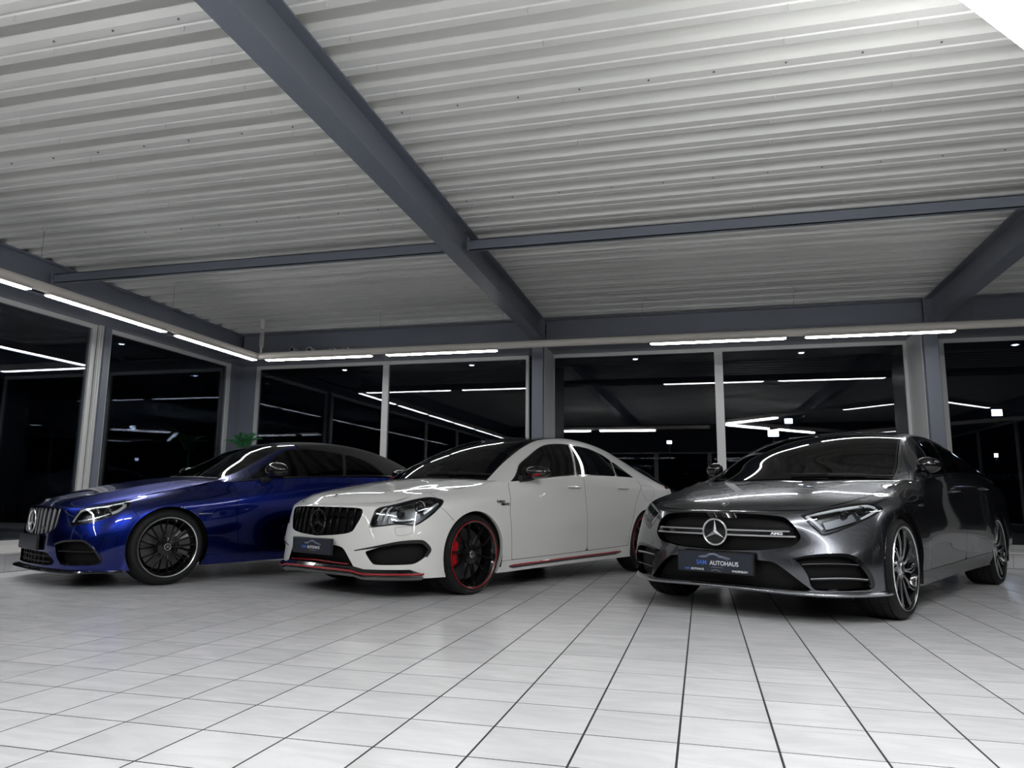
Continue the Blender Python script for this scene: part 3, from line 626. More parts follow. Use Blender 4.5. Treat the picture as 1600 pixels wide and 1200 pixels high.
P_under=mat('grey_undertray',(.16,.16,.155),.6); vary(P_under,15,.15)

def orient(p,ref=(0,0,.45)):
    """make patch normals point away from the car's spine"""
    V=p.V; c=np.stack([V[:,0]*.75-.3,np.zeros(len(V)),np.full(len(V),ref[2])],1); s=((V-c)*p.N).sum(1).mean()
    if s<0: p.N=-p.N; p.T=p.T[:,::-1].copy()
    return p
def ev(p,uv):
    """evaluate patch at (u,v) list; u<0 mirrors, outside extrapolates"""
    G=p.G; U=p.UV[0,:,0]; W=p.UV[:,0,1]; rev=W[0]>W[-1]; out=[];nor=[]
    Nn=p.N.reshape(G.shape)
    for u,v in uv:
        s=-1 if u<0 else 1; u=abs(u)
        fi=np.interp(u,U,np.arange(len(U))); fj=np.interp(v,W[::-1] if rev else W,np.arange(len(W))[::-1] if rev else np.arange(len(W)))
        if not rev and v>W[-1]: fj=len(W)-1+(v-W[-1])*8
        if not rev and v<W[0]: fj=-(W[0]-v)*8
        i=int(min(max(math.floor(fi),0),len(U)-2)); j=int(min(max(math.floor(fj),0),len(W)-2)); a=fi-i; b=fj-j
        q=(1-b)*((1-a)*G[j,i]+a*G[j,i+1])+b*((1-a)*G[j+1,i]+a*G[j+1,i+1])
        b2=min(max(b,0),1); n=(1-b2)*((1-a)*Nn[j,i]+a*Nn[j,i+1])+b2*((1-a)*Nn[j+1,i]+a*Nn[j+1,i+1]); n=n/np.linalg.norm(n)
        out.append(q*np.array([1,s,1])); nor.append(n*np.array([1,s,1]))
    return np.array(out),np.array(nor)
def smooth_loop(uv,n=7,closed=True):
    K=np.array(uv,float)
    if closed:
        m=len(K); out=[]
        for i in range(m):
            a,b,c,d=K[i-1],K[i],K[(i+1)%m],K[(i+2)%m]
            # chord-limited tangents keep corners tight
            lb=np.linalg.norm(c-b)+1e-9; t1=(c-a)/(np.linalg.norm(c-b)+np.linalg.norm(b-a)+1e-9)*lb*.8; t2=(d-b)/(np.linalg.norm(d-c)+lb+1e-9)*lb*.8
            if np.allclose(a,b) or np.allclose(b,c): t1=t1*0
            if np.allclose(c,d): t2=t2*0
            for t in np.linspace(0,1,n,endpoint=False): out.append((2*t**3-3*t**2+1)*b+(t**3-2*t**2+t)*t1+(-2*t**3+3*t**2)*c+(t**3-t**2)*t2)
        return np.array(out)
    return crom(K,n)[0]
def dense(uv,step=.12):
    K=np.array(uv,float); out=[]
    for a,b in zip(K,np.roll(K,-1,0)):
        n=max(1,int(np.abs(b-a).max()/step)); out+=[a+(b-a)*t for t in np.linspace(0,1,n,endpoint=False)]
    return np.array(out)
def comps(M):
    """connected pieces of a mesh, largest first"""
    T=M[3]; lab=np.arange(len(M[0]))
    while True:
        m=lab[T].min(1); n=lab.copy()
        for k in range(3): np.minimum.at(n,T[:,k],m)
        n=n[n]
        if (n==lab).all(): break
        lab=n
    out=[]
    for l in np.unique(lab[T[:,0]]):
        t=T[lab[T[:,0]]==l]; a=np.linalg.norm(np.cross(M[0][t[:,1]]-M[0][t[:,0]],M[0][t[:,2]]-M[0][t[:,0]]),axis=1).sum()/2
        use=np.unique(t); mp=np.full(len(M[0]),-1); mp[use]=np.arange(len(use)); out.append((a,[M[0][use],M[1][use],M[2][use],mp[t]]))
    return sorted(out,key=lambda q:-q[0])
class Region:
    """closed outline on a patch"""
    def __init__(s,p,uv,smooth=True,sym=False,n=7):
        uv=np.array(uv,float)
        if sym: uv=np.vstack([uv,(uv*[-1,1])[::-1]])
        s.uv=smooth_loop(uv,n) if smooth else dense(uv); s.p=p; s.P,s.N=ev(p,s.uv)
    def sd(s,M):
        V,uv=M[0],M[2]; lo,hi=s.P.min(0)-.12,s.P.max(0)+.12; k=np.all((V>=lo)&(V<=hi),1); f=np.full(len(V),1.0)
        if k.any(): f[k]=sdf3(V[k],uv[k],s.P,s.uv)
        return f
    def take(s,M,gap=.0):
        f=s.sd(M); ins=clip(M,f+gap) if (f<0).any() else None; return ins,clip(M,f-gap,False)
def off(M,d): return [M[0]-M[1]*d,M[1],M[2],M[3]]
def flipm(M):
    return [M[0]*np.array([1,-1,1]),M[1]*np.array([1,-1,1]),M[2],M[3][:,::-1].copy()]
def both(M):
    A=M;B=flipm(M); return [np.vstack([A[0],B[0]]),np.vstack([A[1],B[1]]),np.vstack([A[2],B[2]]),np.vstack([A[3],B[3]+len(A[0])])]
def mo(name,M,m,parent,label=None,weld=False):
    """mesh object with carried surface normals"""
    if M is None or len(M[3])==0: return None
    me=bpy.data.meshes.new(name); me.from_pydata(M[0].tolist(),[],M[3].tolist()); me.materials.append(m)
    me.polygons.foreach_set('use_smooth',[True]*len(me.polygons)); me.update()
    me.normals_split_custom_set_from_vertices([tuple(n) for n in M[1].tolist()])
    o=bpy.data.objects.new(name,me); link(o,parent)
    if label: o['label']=label
    return o
def sides(name,M,m,parent,label=None):
    return mo(name,M,m,parent,label),mo(name,flipm(M),m,parent,label) if M is not None else None
def wall(R,d,open_=False):
    """band going inward from an outline"""
    P,N=R.P,R.N; Q=P-N*d; n=len(P); V=np.vstack([P,Q]); T=[]
    for i in range(n): j=(i+1)%n; T+=[(i,j,n+j),(i,n+j,n+i)]
    c=P.mean(0); nn=c-P; nn=nn/(np.linalg.norm(nn,axis=1,keepdims=True)+1e-9)
    return [V,np.vstack([nn,nn]),np.zeros((2*n,2)),np.array(T)]
def halfwall(R,d):
    """wall of a symmetric outline: keep everything (it already spans both sides)"""
    return wall(R,d)
def sweep(P,N,prof,closed=False,cap=True):
    """sweep a section (a along binormal, c along normal) along surface points"""
    P=np.asarray(P);N=np.asarray(N);n=len(P);m=0;V=[]
    for i in range(n):
        t=(P[(i+1)%n]-P[i-1]) if closed else (P[min(i+1,n-1)]-P[max(i-1,0)]); t=t/(np.linalg.norm(t)+1e-12)
        b=np.cross(N[i],t); b/=np.linalg.norm(b)+1e-12
        pr=prof(i/(n-1.0)) if callable(prof) else prof
        m=len(pr)
        for a,c in pr: V.append(P[i]+b*a+N[i]*c)
    F=[]
    for i in range(n if closed else n-1):
        j=(i+1)%n
        for k in range(m): F.append((i*m+k,i*m+(k+1)%m,j*m+(k+1)%m,j*m+k))
    if cap and not closed: F+=[tuple(range(m))[::-1],tuple((n-1)*m+k for k in range(m))]
    return V,F
def sweepo(name,P,N,prof,m,parent,mirror=True,closed=False,smooth=True,label=None):
    V,F=sweep(P,N,prof,closed); o=[]
    for s in ((1,-1) if mirror else (1,)):
        b=MB().add([(v[0],v[1]*s,v[2]) for v in V],F); q=b.build(name,m,parent,smooth=smooth,sharp=40); o.append(q)
        if label: q['label']=label
    return o
def ring(r,n=10): return [(r*math.cos(2*math.pi*k/n),r*math.sin(2*math.pi*k/n)) for k in range(n)]
def ell(a,c,n=10): return [(a*math.cos(2*math.pi*k/n),c*math.sin(2*math.pi*k/n)) for k in range(n)]
def rect(a,c0,c1): return [(-a,c0),(a,c0),(a,c1),(-a,c1)]
def star(parent,c,r,m,tilt=0,thick=.008,name='star_emblem',back=None):
    """three-pointed star in a ring facing +x"""
    e=MB(); n=40
    e.tube([(0,r*math.cos(2*math.pi*k/n),r*math.sin(2*math.pi*k/n)) for k in range(n)],r*.075,8,closed=True)
    for k in range(3):
        a=math.pi/2+k*2*math.pi/3; ca,sa=math.cos(a),math.sin(a); w=r*.17
        tip=(0.0,ca*r*.97,sa*r*.97); b1=(0,-sa*w-ca*w*.3,ca*w-sa*w*.3); b2=(0,sa*w-ca*w*.3,-ca*w-sa*w*.3)
        e.add([tip,b1,b2,(thick*1.6,0,0),(-thick,0,0)],[(0,1,3),(0,3,2),(0,4,1),(0,2,4)])
    o=e.build(name,m,parent,c,(0,tilt,0),smooth=False)
    if back: MB().lathe([(.001,-thick*.6),(r*.96,-thick*.6)],32,'x').build('emblem_back',back,o)
    return o
def copy_tree(o,parent,loc=None,rot=None):
    c=o.copy(); link(c,parent)
    if loc is not None: c.location=loc
    if rot is not None: c.rotation_euler=rot
    for ch in o.children: copy_tree(ch,c)
    return c

# ---------------- wheels ----------------
def wheel(car,loc,R,rr,wd,style,name='wheel'):
    """tyre mesh is the part; rim, spokes, disc, caliper are its sub-parts. outward = +y"""
    h=wd/2
    pr=[(rr-.012,-h+.01),(rr+.012,-h-.004),(R-.030,-h-.006),(R-.008,-h+.018),(R,-h+.04)]
    for g in (-.34,-.12,.12,.34):
        y=g*wd; pr+=[(R,y-.007),(R-.007,y-.005),(R-.007,y+.005),(R,y+.007)]
    pr+=[(R,h-.04),(R-.008,h-.018),(R-.028,h+.004),(rr+.022,h+.006),(rr+.006,h-.002),(rr-.012,h-.012)]
    t=MB().lathe(pr,96,'y').build(name,P_rubber,car,loc,smooth=True,sharp=50)
    # shoulder tread blocks
    tb=MB()
    for k in range(72):
        a=2*math.pi*k/72
        for sd in (-1,1):
            M=Matrix.Rotation(a,4,'Y'); tb.box((-.0022,sd*(h-.058)-.016,R-.008),(.0022,sd*(h-.058)+.016,R+.0006),M)
    rim_m,lip_m,sp_m=style['rim'],style['lip'],style['spoke']
    MB().lathe([(rr-.010,h-.004),(rr-.018,h-.02),(rr-.030,h-.05),(rr-.045,-h+.05),(rr-.012,-h+.012)],80,'y').build('rim_barrel',rim_m,t,smooth=True,sharp=50)
    lw=style.get('lw',.006); MB().lathe([(rr-lw-.004,h-.008),(rr-lw,h+.004),(rr,h+.0065),(rr+.003,h-.001)],96,'y').build('rim_lip',lip_m,t,smooth=True,sharp=60); MB().lathe([(rr-.016,h-.012),(rr-.014,h+.000),(rr-lw-.001,h+.003),(rr-lw-.001,h-.01)],96,'y').build('rim_edge',rim_m,t,smooth=True,sharp=60)
    # disc and hub
    MB().lathe([(.03,h-.085),(.075,h-.075),(.08,h-.105),(rr*.76,h-.105),(rr*.76,h-.130),(.05,h-.13)],64,'y').build('brake_disc',P_disc,t,smooth=True,sharp=40)
    MB().lathe([(.001,-h+.03),(rr-.04,-h+.03)],40,'y').build('inner_guard',P_void,t)
    a0=style['cal']; cal=MB()
    if a0 is not None:
        n=10;V=[];F=[]
        for k in range(n+1):
            a=a0+(k/n-.5)*1.15; 
            for r,y in ((rr*.48,h-.078),(rr*.86,h-.072),(rr*.86,h-.150),(rr*.48,h-.150)): V.append((r*math.cos(a),y+( .008 if 2<k<8 else 0)*(1 if y>h-.1 else -1),r*math.sin(a)))
        for k in range(n):
            for i in range(4): F.append((k*4+i,k*4+(i+1)%4,(k+1)*4+(i+1)%4,(k+1)*4+i))
        F+=[(0,1,2,3),(n*4+3,n*4+2,n*4+1,n*4)]
        cal.add(V,F).build('brake_caliper',style['calm'],t,smooth=True,sharp=30)
    # spokes
    def spoke(path,wid,dep,nm='spoke'):
        """path: list of (r,ang,y)"""
        b=MB();V=[];m=len(path)
        for i,(r,a,y) in enumerate(path):
            w=wid[i] if hasattr(wid,'__len__') else wid
            c,s=math.cos(a),math.sin(a); tx,tz=-s,c
            if 0<i<m-1 or True:
                r0,a0_,_=path[max(i-1,0)]; r1,a1_,_=path[min(i+1,m-1)]
                dx=r1*math.cos(a1_)-r0*math.cos(a0_); dz=r1*math.sin(a1_)-r0*math.sin(a0_); l=math.hypot(dx,dz); tx,tz=-dz/l,dx/l
            x0,z0=r*c,r*s
            V+=[(x0+tx*w*.62,y,z0+tz*w*.62),(x0+tx*w,y-dep*.35,z0+tz*w),(x0+tx*w*.8,y-dep,z0+tz*w*.8),(x0-tx*w*.8,y-dep,z0-tz*w*.8),(x0-tx*w,y-dep*.35,z0-tz*w),(x0-tx*w*.62,y,z0-tz*w*.62)]
        F=[]
        for i in range(m-1):
            for k in range(6): F.append((i*6+k,i*6+(k+1)%6,(i+1)*6+(k+1)%6,(i+1)*6+k))
        F+=[tuple(range(6)),tuple((m-1)*6+k for k in range(6))[::-1]]
        b.add(V,F); return b
    re=rr-.012; yo=h-.006
    if style['kind']=='ten':
        for k in range(10):
            a=2*math.pi*k/10+.16; dl=.035 if k%2 else -.035
            spoke([(.055,a,yo-.028),(re*.5,a+dl*.5,yo-.016),(re*.85,a+dl,yo-.010),(re,a+dl*1.3,yo-.006)],[.015,.0105,.009,.011],.028).build('spoke',sp_m,t)
    elif style['kind']=='cross':
        for k in range(10):
            a=2*math.pi*k/10+.10
            for d in (-1,1): spoke([(.075,a,yo-.030),(re*.55,a+d*.085,yo-.018),(re*.85,a+d*.135,yo-.012),(re,a+d*.155,yo-.008)],[.010,.0075,.0065,.008],.022).build('spoke',sp_m,t)
    else:
        for k in range(10):
            a=2*math.pi*k/10+.25
            for d,cv in ((-.085,-.20),(.085,-.26)):
                pth=[(.055,a,yo-.026),(re*.35,a+d*.55+cv*.10,yo-.016),(re*.65,a+d+cv*.45,yo-.009),(re*.88,a+d*1.05+cv*.95,yo-.006),(re,a+d*1.05+cv*1.25,yo-.004)]
                sp=spoke(pth,[.011,.0065,.0050,.0055,.0065],.03).build('spoke',rim_m,t)
                fc=spoke([(r,q,y+.0006) for r,q,y in pth],[.0105,.0058,.0044,.0048,.0058],.002).build('spoke_face',sp_m,t)
    MB().lathe([(.001,yo-.014),(.030,yo-.014),(.036,yo-.020),(.075,yo-.026),(.08,yo-.05),(.06,yo-.08)],40,'y').build('hub',style['hub'],t,smooth=True,sharp=30)
    MB().lathe([(.001,yo-.008),(.026,yo-.010),(.031,yo-.016)],32,'y').build('hub_cap',style['cap'],t,smooth=True,sharp=40)
    if style.get('star'):
        s=star(t,(0,yo-.004,0),.027,P_satch,name='hub_emblem',thick=.004); s.rotation_euler=(0,0,math.pi/2)
    for k in range(5):
        a=2*math.pi*k/5+.3; MB().tube([(.052*math.cos(a),yo-.026,.052*math.sin(a)),(.052*math.cos(a),yo-.018,.052*math.sin(a))],.0075,6).build('wheel_bolt',P_dchrome,t)
    tag(tb.build('tread_sipes',P_void,t),kind='stuff')
    return t

# ---------------- whole car ----------------
NU=[8,8,12,12,12,12,12,14,10,10,10,10,10,12,10,10,8,8,8]
class Car: pass
def build_car(S,F,pose,label,pm):
    """S surface spec, F features (u,v), pose (theta deg,(x,y)), pm parameters"""
    car=Car(); root=empty('car',(pose[1][0],pose[1][1],0),math.radians(pose[0])); tag(root,label,'car'); car.root=root
    L=orient(loft(S['L'],NU,10)); H=orient(arch(S['H'],12,40),(0,0,.3)); G=orient(green(S['G'],10,18,28)); D=orient(arch(S['D'],8,20),(0,0,.3))
    car.L,car.H,car.G,car.D=L,H,G,D; body=pm['paint']
    ML=L.mesh()
    # added black shell, darkens panel gaps and stops light passing, cut at the wheels
    xf,zf,xr,zr,ra=pm['xf'],pm['zw'],pm['xf']-pm['wb'],pm['zw'],pm['ra']
    def arch_cut(M,r):
        for x in (xf,xr): M=clip(M,np.hypot(M[0][:,0]-x,M[0][:,2]-zf)-r,False)
        return M
    sh=off(ML,.085); sh=arch_cut(sh,ra); mo('inner_shell',both(sh),P_void,root)
    mo('inner_bonnet',both(off(H.mesh(),.03)),P_void,root); mo('inner_deck',both(off(D.mesh(),.03)),P_void,root)
    ub=MB().box((xr-.5,-.62,.16),(xf+.55,.62,.18)).build('underbody',P_void,root)
    for x in (xf,xr):
        for s in (1,-1):
            w=MB();n=26;V=[];Fc=[]
            for k in range(n+1):
                a=-.35+(math.pi+.7)*k/n
                for y in (.52,pm['yw']-.012): V.append((x+(ra-.002)*math.cos(a),s*y,zf+(ra-.002)*math.sin(a)))
            for k in range(n): Fc.append((2*k,2*k+1,2*k+3,2*k+2))
            V.append((x,s*.52,zf)); 
            for k in range(n): Fc.append((2*k,2*k+2,len(V)-1))
            w.add(V,Fc).build('wheel_well',P_void,root)
    rem=arch_cut(ML,ra)
    # arch lips
    for x in (xf,xr):
        pts=[];nn=[]
        k=np.hypot(rem[0][:,0]-x,rem[0][:,2]-zf)<ra+.0015; q=rem[0][k]; ang=np.mod(np.arctan2(q[:,2]-zf,q[:,0]-x)+math.pi/2,2*math.pi); o_=np.argsort(ang); q=q[o_]; nv_=rem[1][k][o_]
        q=q[::2];nv_=nv_[::2]
        if len(q)>6: sweepo('arch_lip',q,nv_,[(-.004,-.03),(.004,-.03),(.005,.001),(-.005,.001)],pm.get('archm',body),root)
    # ---- openings ----
    def opening(key,depth,back_m,wall_m,sym=False,name=None):
        nonlocal rem
        if key not in F: return None
        R=Region(L,F[key],sym=sym); ins,rem=R.take(rem)
        nm=name or key
        if sym: b=mo(nm,both(off(ins,depth)),back_m,root)
        else:
            b,b2=sides(nm,off(ins,depth),back_m,root); mo('opening_edge',flipm(wall(R,depth)),wall_m,b2); b2.parent=root
        mo('opening_edge',wall(R,depth),wall_m,b)
        return R,ins,b,(None if sym else b2)
    car.grille=opening('grille',.05,P_mesh,pm.get('grille_edge',P_black),True,'radiator_grille')
    car.lower=opening('lower',.06,P_mesh,P_satin,True,'lower_intake')
    car.intake=opening('intake',pm.get('intd',.05),P_mesh,pm.get('intake_edge',P_satin),False,'side_intake')
    # headlights
    R=Region(L,F['lamp']); ins,rem=R.take(rem,.0015); f=R.sd(ins)
    trim=clip(ins,f+.011,False); glass=clip(ins,f+.011)
    car.lampR=R; car.lamps=[]
    for fl in (False,True):
        q=(lambda M:flipm(M)) if fl else (lambda M:M)
        hb=mo('headlight',q(off(ins,.055)),P_refl,root,'clear headlight with dark chrome reflector'); car.lamps.append(hb)
        mo('lamp_trim',q(off(trim,.001)),P_black,hb); mo('lamp_lens',q(off(glass,.0)),P_lens,hb); mo('lamp_wall',q(wall(R,.055)),P_satin,hb)
    # tail lights
    R=Region(L,[(15.9,4.3),(16.6,4.35),(17.2,4.4),(18.2,4.45),(18.2,5.3),(17.2,5.35),(16.4,5.2)]); ins,rem=R.take(rem,.0015); sides('tail_light',ins,P_tail,root)
    # ---- panels ----
    car.doors=[]
    for key,nm in (('door_front','front_door'),('door_rear','rear_door')):
        if key in F:
            R=Region(L,F[key],smooth=False); ins,rem=R.take(rem,.0022); car.doors.append(sides(nm,ins,body,root))
    R=Region(L,F['bumper'],smooth=False); ins,rem=R.take(rem,.0015); car.bumper=mo('front_bumper',both(ins),body,root)
    if 'sill' in F:
        R=Region(L,F['sill'],smooth=False); ins,rem=R.take(rem,.0015); sides('side_skirt',ins,pm.get('sillm',body),root)
    R=Region(L,[(15.2,-1),(22,-1),(22,3.6),(15.2,3.6)],smooth=False); ins,rem=R.take(rem,.0015); mo('rear_bumper',both(ins),body,root)
    R=Region(L,[(5,-1),(8.6,-1),(8.6,7),(5,7)],smooth=False)
    ins,rem=R.take(rem,.0)
    for k,(a,q) in enumerate(comps(ins)):
        if a>4e-4: sides('front_fender' if k==0 else 'body_strip',q,body,root)
    for k,(a,q) in enumerate(comps(rem)):
        if a>4e-4: sides('rear_quarter_panel' if k==0 else 'body_strip',q,body,root)
    # bonnet, boot lid
    hm=H.mesh(); f=hm[2][:,1]-.996; hm=clip(hm,f)
    car.hood=mo('bonnet',both(hm),body,root); mo('boot_lid',both(D.mesh()),body,root)
    # greenhouse
    g=G.mesh(); car.windows=[]
    for key,nm in (('fwin','front_side_window'),('rwin','rear_side_window'),('qwin','quarter_window')):
        if key in F:
            R=Region(G,F[key],n=6); ins,g=R.take(g,.001); f=R.sd(ins); tr=clip(ins,f+pm.get('wtrim',.012),False); gl=clip(ins,f+pm.get('wtrim',.012))
            a,b=sides(nm,off(gl,.002),P_side,root); mo('window_seal',tr,P_black,a); mo('window_seal',flipm(tr),P_black,b); car.windows.append((a,b))
    uh=pm['u_head']; wl=[(0-.5,pm['wsv']),(uh*.5,pm['wsv']),(uh,pm['wsv']+.03),(uh,2.2),(-.5,2.2)]
    def top_take(u0,u1,v0,v1,gap):
        nonlocal g
        m=g; U,Vv=m[2][:,0],m[2][:,1]
        # distance-like function in parameter space scaled to metres
        f=np.maximum.reduce([(u0-U)*.25,(U-u1)*.25,((v0+(v1-v0)*np.clip((U-u0)/(u1-u0+1e-9),0,1))-Vv)*.6])
        ins=clip(m,f+gap); g=clip(m,f-gap,False); return ins
    wsm=top_take(-1,uh,pm['wsv'],pm['wsv']+.02,.003)
    # black frit band along the windscreen edge
    U,Vv=wsm[2][:,0],wsm[2][:,1]; ed=np.minimum.reduce([(uh-U)*.25,(Vv-pm['wsv']-.02*np.clip(U/uh,0,1))*1.3])
    frit=clip(wsm,ed-.03); wsg=clip(wsm,ed-.03,False)
    w=mo('windscreen',both(wsg),pm['wsm'],root); mo('windscreen_border',both(frit),P_black,w)
    car.ws=w
    if pm.get('soft'):
        st=top_take(uh+.22,20,pm['soft'],pm['soft'],.002)
        mo('soft_top',both(off(st,-.004)),P_fabric,root)
    else:
        rf=top_take(uh,pm['u_rear'],pm['wsv']+.02,pm['wsv']+.02,.002); mo('roof_panel',both(rf),pm['roofm'],root)
        rw=top_take(pm['u_rear'],pm['u_end'],pm['wsv']+.06,pm['wsv']+.06,.003); mo('rear_window',both(rw),P_side,root)
    mo('cabin_frame',both(g),body,root)
    # cabin floor and furniture
    cab=MB().cbox((xr+1.35,0,.52),(1.9,1.3,.5),.05).build('cabin_floor',P_void,root)
    MB().cbox((pm['xdash'],0,.80),(.42,1.38,.20),.07).build('dashboard',P_seat,root)
    for s in (1,-1):
        st=MB().cbox((pm['xdash']-.95,s*.37,.62),(.50,.48,.16),.05).cbox((pm['xdash']-1.22,s*.37,.88),(.15,.46,.50),.05,None).build('front_seat',P_seat,root)
        MB().cbox((pm['xdash']-1.26,s*.37,1.14),(.09,.25,.15),.04).build('head_restraint',P_seat,st)
    MB().cbox((pm['xdash']-2.1,0,.80),(.2,1.2,.5),.06).build('rear_seat',P_seat,root)
    swc=(pm['xdash']-.36,.37,.90); sw=[(swc[0]+.07*math.sin(a),swc[1]+.18*math.cos(a),swc[2]+.17*math.sin(a)) for a in [2*math.pi*k/24 for k in range(24)]]
    MB().tube(sw,.014,6,closed=True).tube([(swc[0]+.1,swc[1],swc[2]),(swc[0]+.3,swc[1],swc[2]-.06)],.03,8).box((swc[0]-.005,swc[1]-.16,swc[2]-.025),(swc[0]+.015,swc[1]+.16,swc[2]+.02)).build('steering_wheel',P_satin,root,smooth=False)
    # wheels
    w1=wheel(root,(xf,pm['yt'],zf-.0),pm['R'],pm['rr'],pm['wd'],pm['style'])
    w2=copy_tree(w1,root,(xr,pm['yt'],zf)); 
    for x in (xf,xr): copy_tree(w1,root,(x,-pm['yt'],zf),(0,0,math.pi))
    return car
def surfx(p,y,z):
    """front-face x of patch at given y,z"""
    y=abs(y)
    if not hasattr(p,'_tri'):
        T=p.T; c=p.V[T].mean(1); k=c[:,0]>.3; p._tri=p.V[T[k]]
    A=p._tri[:,0];B=p._tri[:,1];C_=p._tri[:,2]
    d=(B[:,1]-A[:,1])*(C_[:,2]-A[:,2])-(C_[:,1]-A[:,1])*(B[:,2]-A[:,2]); d=np.where(np.abs(d)<1e-12,1e-12,d)
    u=((y-A[:,1])*(C_[:,2]-A[:,2])-(C_[:,1]-A[:,1])*(z-A[:,2]))/d; v=((B[:,1]-A[:,1])*(z-A[:,2])-(y-A[:,1])*(B[:,2]-A[:,2]))/d
    k=(u>=-1e-4)&(v>=-1e-4)&(u+v<=1+1e-4)
    if not k.any():
        V=p.V[p.V[:,0]>.3]; return float(V[np.argmin((V[:,1]-y)**2+(V[:,2]-z)**2),0])
    x=A[:,0]+u*(B[:,0]-A[:,0])+v*(C_[:,0]-A[:,0]); return float(x[k].max())
def zrange(P,y):
    """vertical extent of a (y,z) outline at y"""
    zs=[]; Q=np.roll(P,-1,0)
    for a,b in zip(P,Q):
        if (a[1]-y)*(b[1]-y)<0: t=(y-a[1])/(b[1]-a[1]); zs.append(a[2]+t*(b[2]-a[2]))
    return (min(zs),max(zs)) if len(zs)>1 else None
def bars_vertical(car,ys,hw,m,inset=.010,depth=.03,name='grille_slat'):
    R=car.grille[0]; out=[]
    for y in ys:
        zr=zrange(R.P,y)
        if not zr: continue
        z=np.linspace(zr[0]+.001,zr[1]-.001,9); V=[];F=[]
        for q in z:
            x=surfx(car.L,y,q)-inset; V+=[(x,y-hw*.35,q),(x,y+hw*.35,q),(x-.008,y+hw,q),(x-depth,y+hw*.6,q),(x-depth,y-hw*.6,q),(x-.008,y-hw,q)]
        for i in range(8):
            for k in range(6): F.append((i*6+k,i*6+(k+1)%6,(i+1)*6+(k+1)%6,(i+1)*6+k))
        F+=[tuple(range(6))[::-1],tuple(48+k for k in range(6))]
        out.append(MB().add(V,F).build(name,m,car.grille[2],smooth=True,sharp=35))
    return out
def bar_path(car,pts,hw,ht,m,parent,out=0,name='bar'):
    """horizontal bar through (y,z) points on the front face"""
    V=[];F=[];n=len(pts)
    for y,z in pts:
        x=surfx(car.L,y,z)+out; V+=[(x,y,z-ht),(x,y,z+ht),(x-hw,y,z+ht),(x-hw,y,z-ht)]
    for i in range(n-1):
        for k in range(4): F.append((i*4+k,i*4+(k+1)%4,(i+1)*4+(k+1)%4,(i+1)*4+k))
    F+=[(0,1,2,3),tuple((n-1)*4+k for k in (3,2,1,0))]
    return MB().add(V,F).build(name,m,parent)
def mirror_pod(car,c,size,cap_m,stem_to,glass=True,stripe=None,tilt=.0):
    """door mirror: rounded wedge body, stem, glass; c centre (x,y,z) on the left side"""
    for s,dr in ((1,car.doors[0][0]),(-1,car.doors[0][1])):
        n,m=22,14; V=[];F=[]; sx,sy,sz=size
        for i in range(m+1):
            ph=-math.pi/2+math.pi*i/m
            for k in range(n):
                th=2*math.pi*k/n; e=lambda v,p:math.copysign(abs(v)**p,v)
                # local: X forward, Y outward, Z up
                X=e(math.cos(ph),.75)*e(math.cos(th),.8); Y=e(math.sin(ph),.75); Z=e(math.cos(ph),.75)*e(math.sin(th),.75)
                X=X*sx*(1.0 if X>0 else .35); tp=1-.22*max(Y,0); V.append((c[0]+X*tp+.25*sy*-.35*Y,s*(c[1]+Y*sy),c[2]+Z*sz*tp+tilt*Y*sy))
        for i in range(m):
            for k in range(n): F.append((i*n+k,i*n+(k+1)%n,(i+1)*n+(k+1)%n,(i+1)*n+k))
        pod=MB().add(V,F).build('door_mirror',cap_m,dr,smooth=True,sharp=60)
        a=Vector((c[0]+.01,s*(c[1]-sy*.55),c[2]-sz*.75)); b=Vector((stem_to[0],s*stem_to[1],stem_to[2]))
        MB().tube([a,(a+b)/2+Vector((0,0,-.008)),b],[.026,.022,.03],8).build('mirror_stem',P_satin,pod,smooth=True)
        if stripe:
            q=MB().box((c[0]+sx*.55,s*(c[1]-sy*.55) if s>0 else s*(c[1]+sy*.6),c[2]-sz*.55),(c[0]+sx*.93,s*(c[1]+sy*.6) if s>0 else s*(c[1]-sy*.55),c[2]-sz*.25)); q.build('mirror_stripe',stripe,pod)
def handles(car,items,m):
    """door handles: list of (door index, uv start, uv end)"""
    for di,a,b in items:
        uv=[(a[0]+(b[0]-a[0])*t,a[1]+(b[1]-a[1])*t) for t in np.linspace(0,1,9)]; P,N=ev(car.L,uv)
        for s in (0,1):
            sg=1 if s==0 else -1; par=car.doors[di][s]
            def prof(t): 
                w=.0115*math.sqrt(max(.05,1-(2*t-1)**4)); return ell(w,.012*min(1,6*min(t,1-t)+.15)+.006,10)
            V,F=sweep(P+N*.012,N,prof); MB().add([(v[0],v[1]*sg,v[2]) for v in V],F).build('door_handle',m,par,smooth=True,sharp=60)
            c=P[4]-N[4]*.0; 
            V,F=sweep(P[1:-1]+N[1:-1]*.0008,N[1:-1],lambda t:ell(.017*math.sqrt(max(.05,1-(2*t-1)**4)),.0006,10)); MB().add([(v[0],v[1]*sg,v[2]) for v in V],F).build('handle_recess',P_satin if m is not P_white else m,par,smooth=True)
def plate(car,x,z,w,h,th,tilt,lines):
    """number plate board facing +x with printed lines (text,size,y,z,mat)"""
    o=MB().cbox((0,0,0),(th,w,h),.006).build('plate_holder',P_satin,car.root,(x,0,z),(0,tilt,0))
    MB().box((th/2-.001,-w/2+.008,-h/2+.008),(th/2+.0015,w/2-.008,h/2-.008)).build('plate_face',P_plate,o)
    for t,sz,y,zz,m,xs,al in lines: text(t,sz,m,o,(th/2+.0024,y,zz),(math.pi/2,0,math.pi/2),al,.0004,xs,'plate_print',bold=sz*.012)
    return o
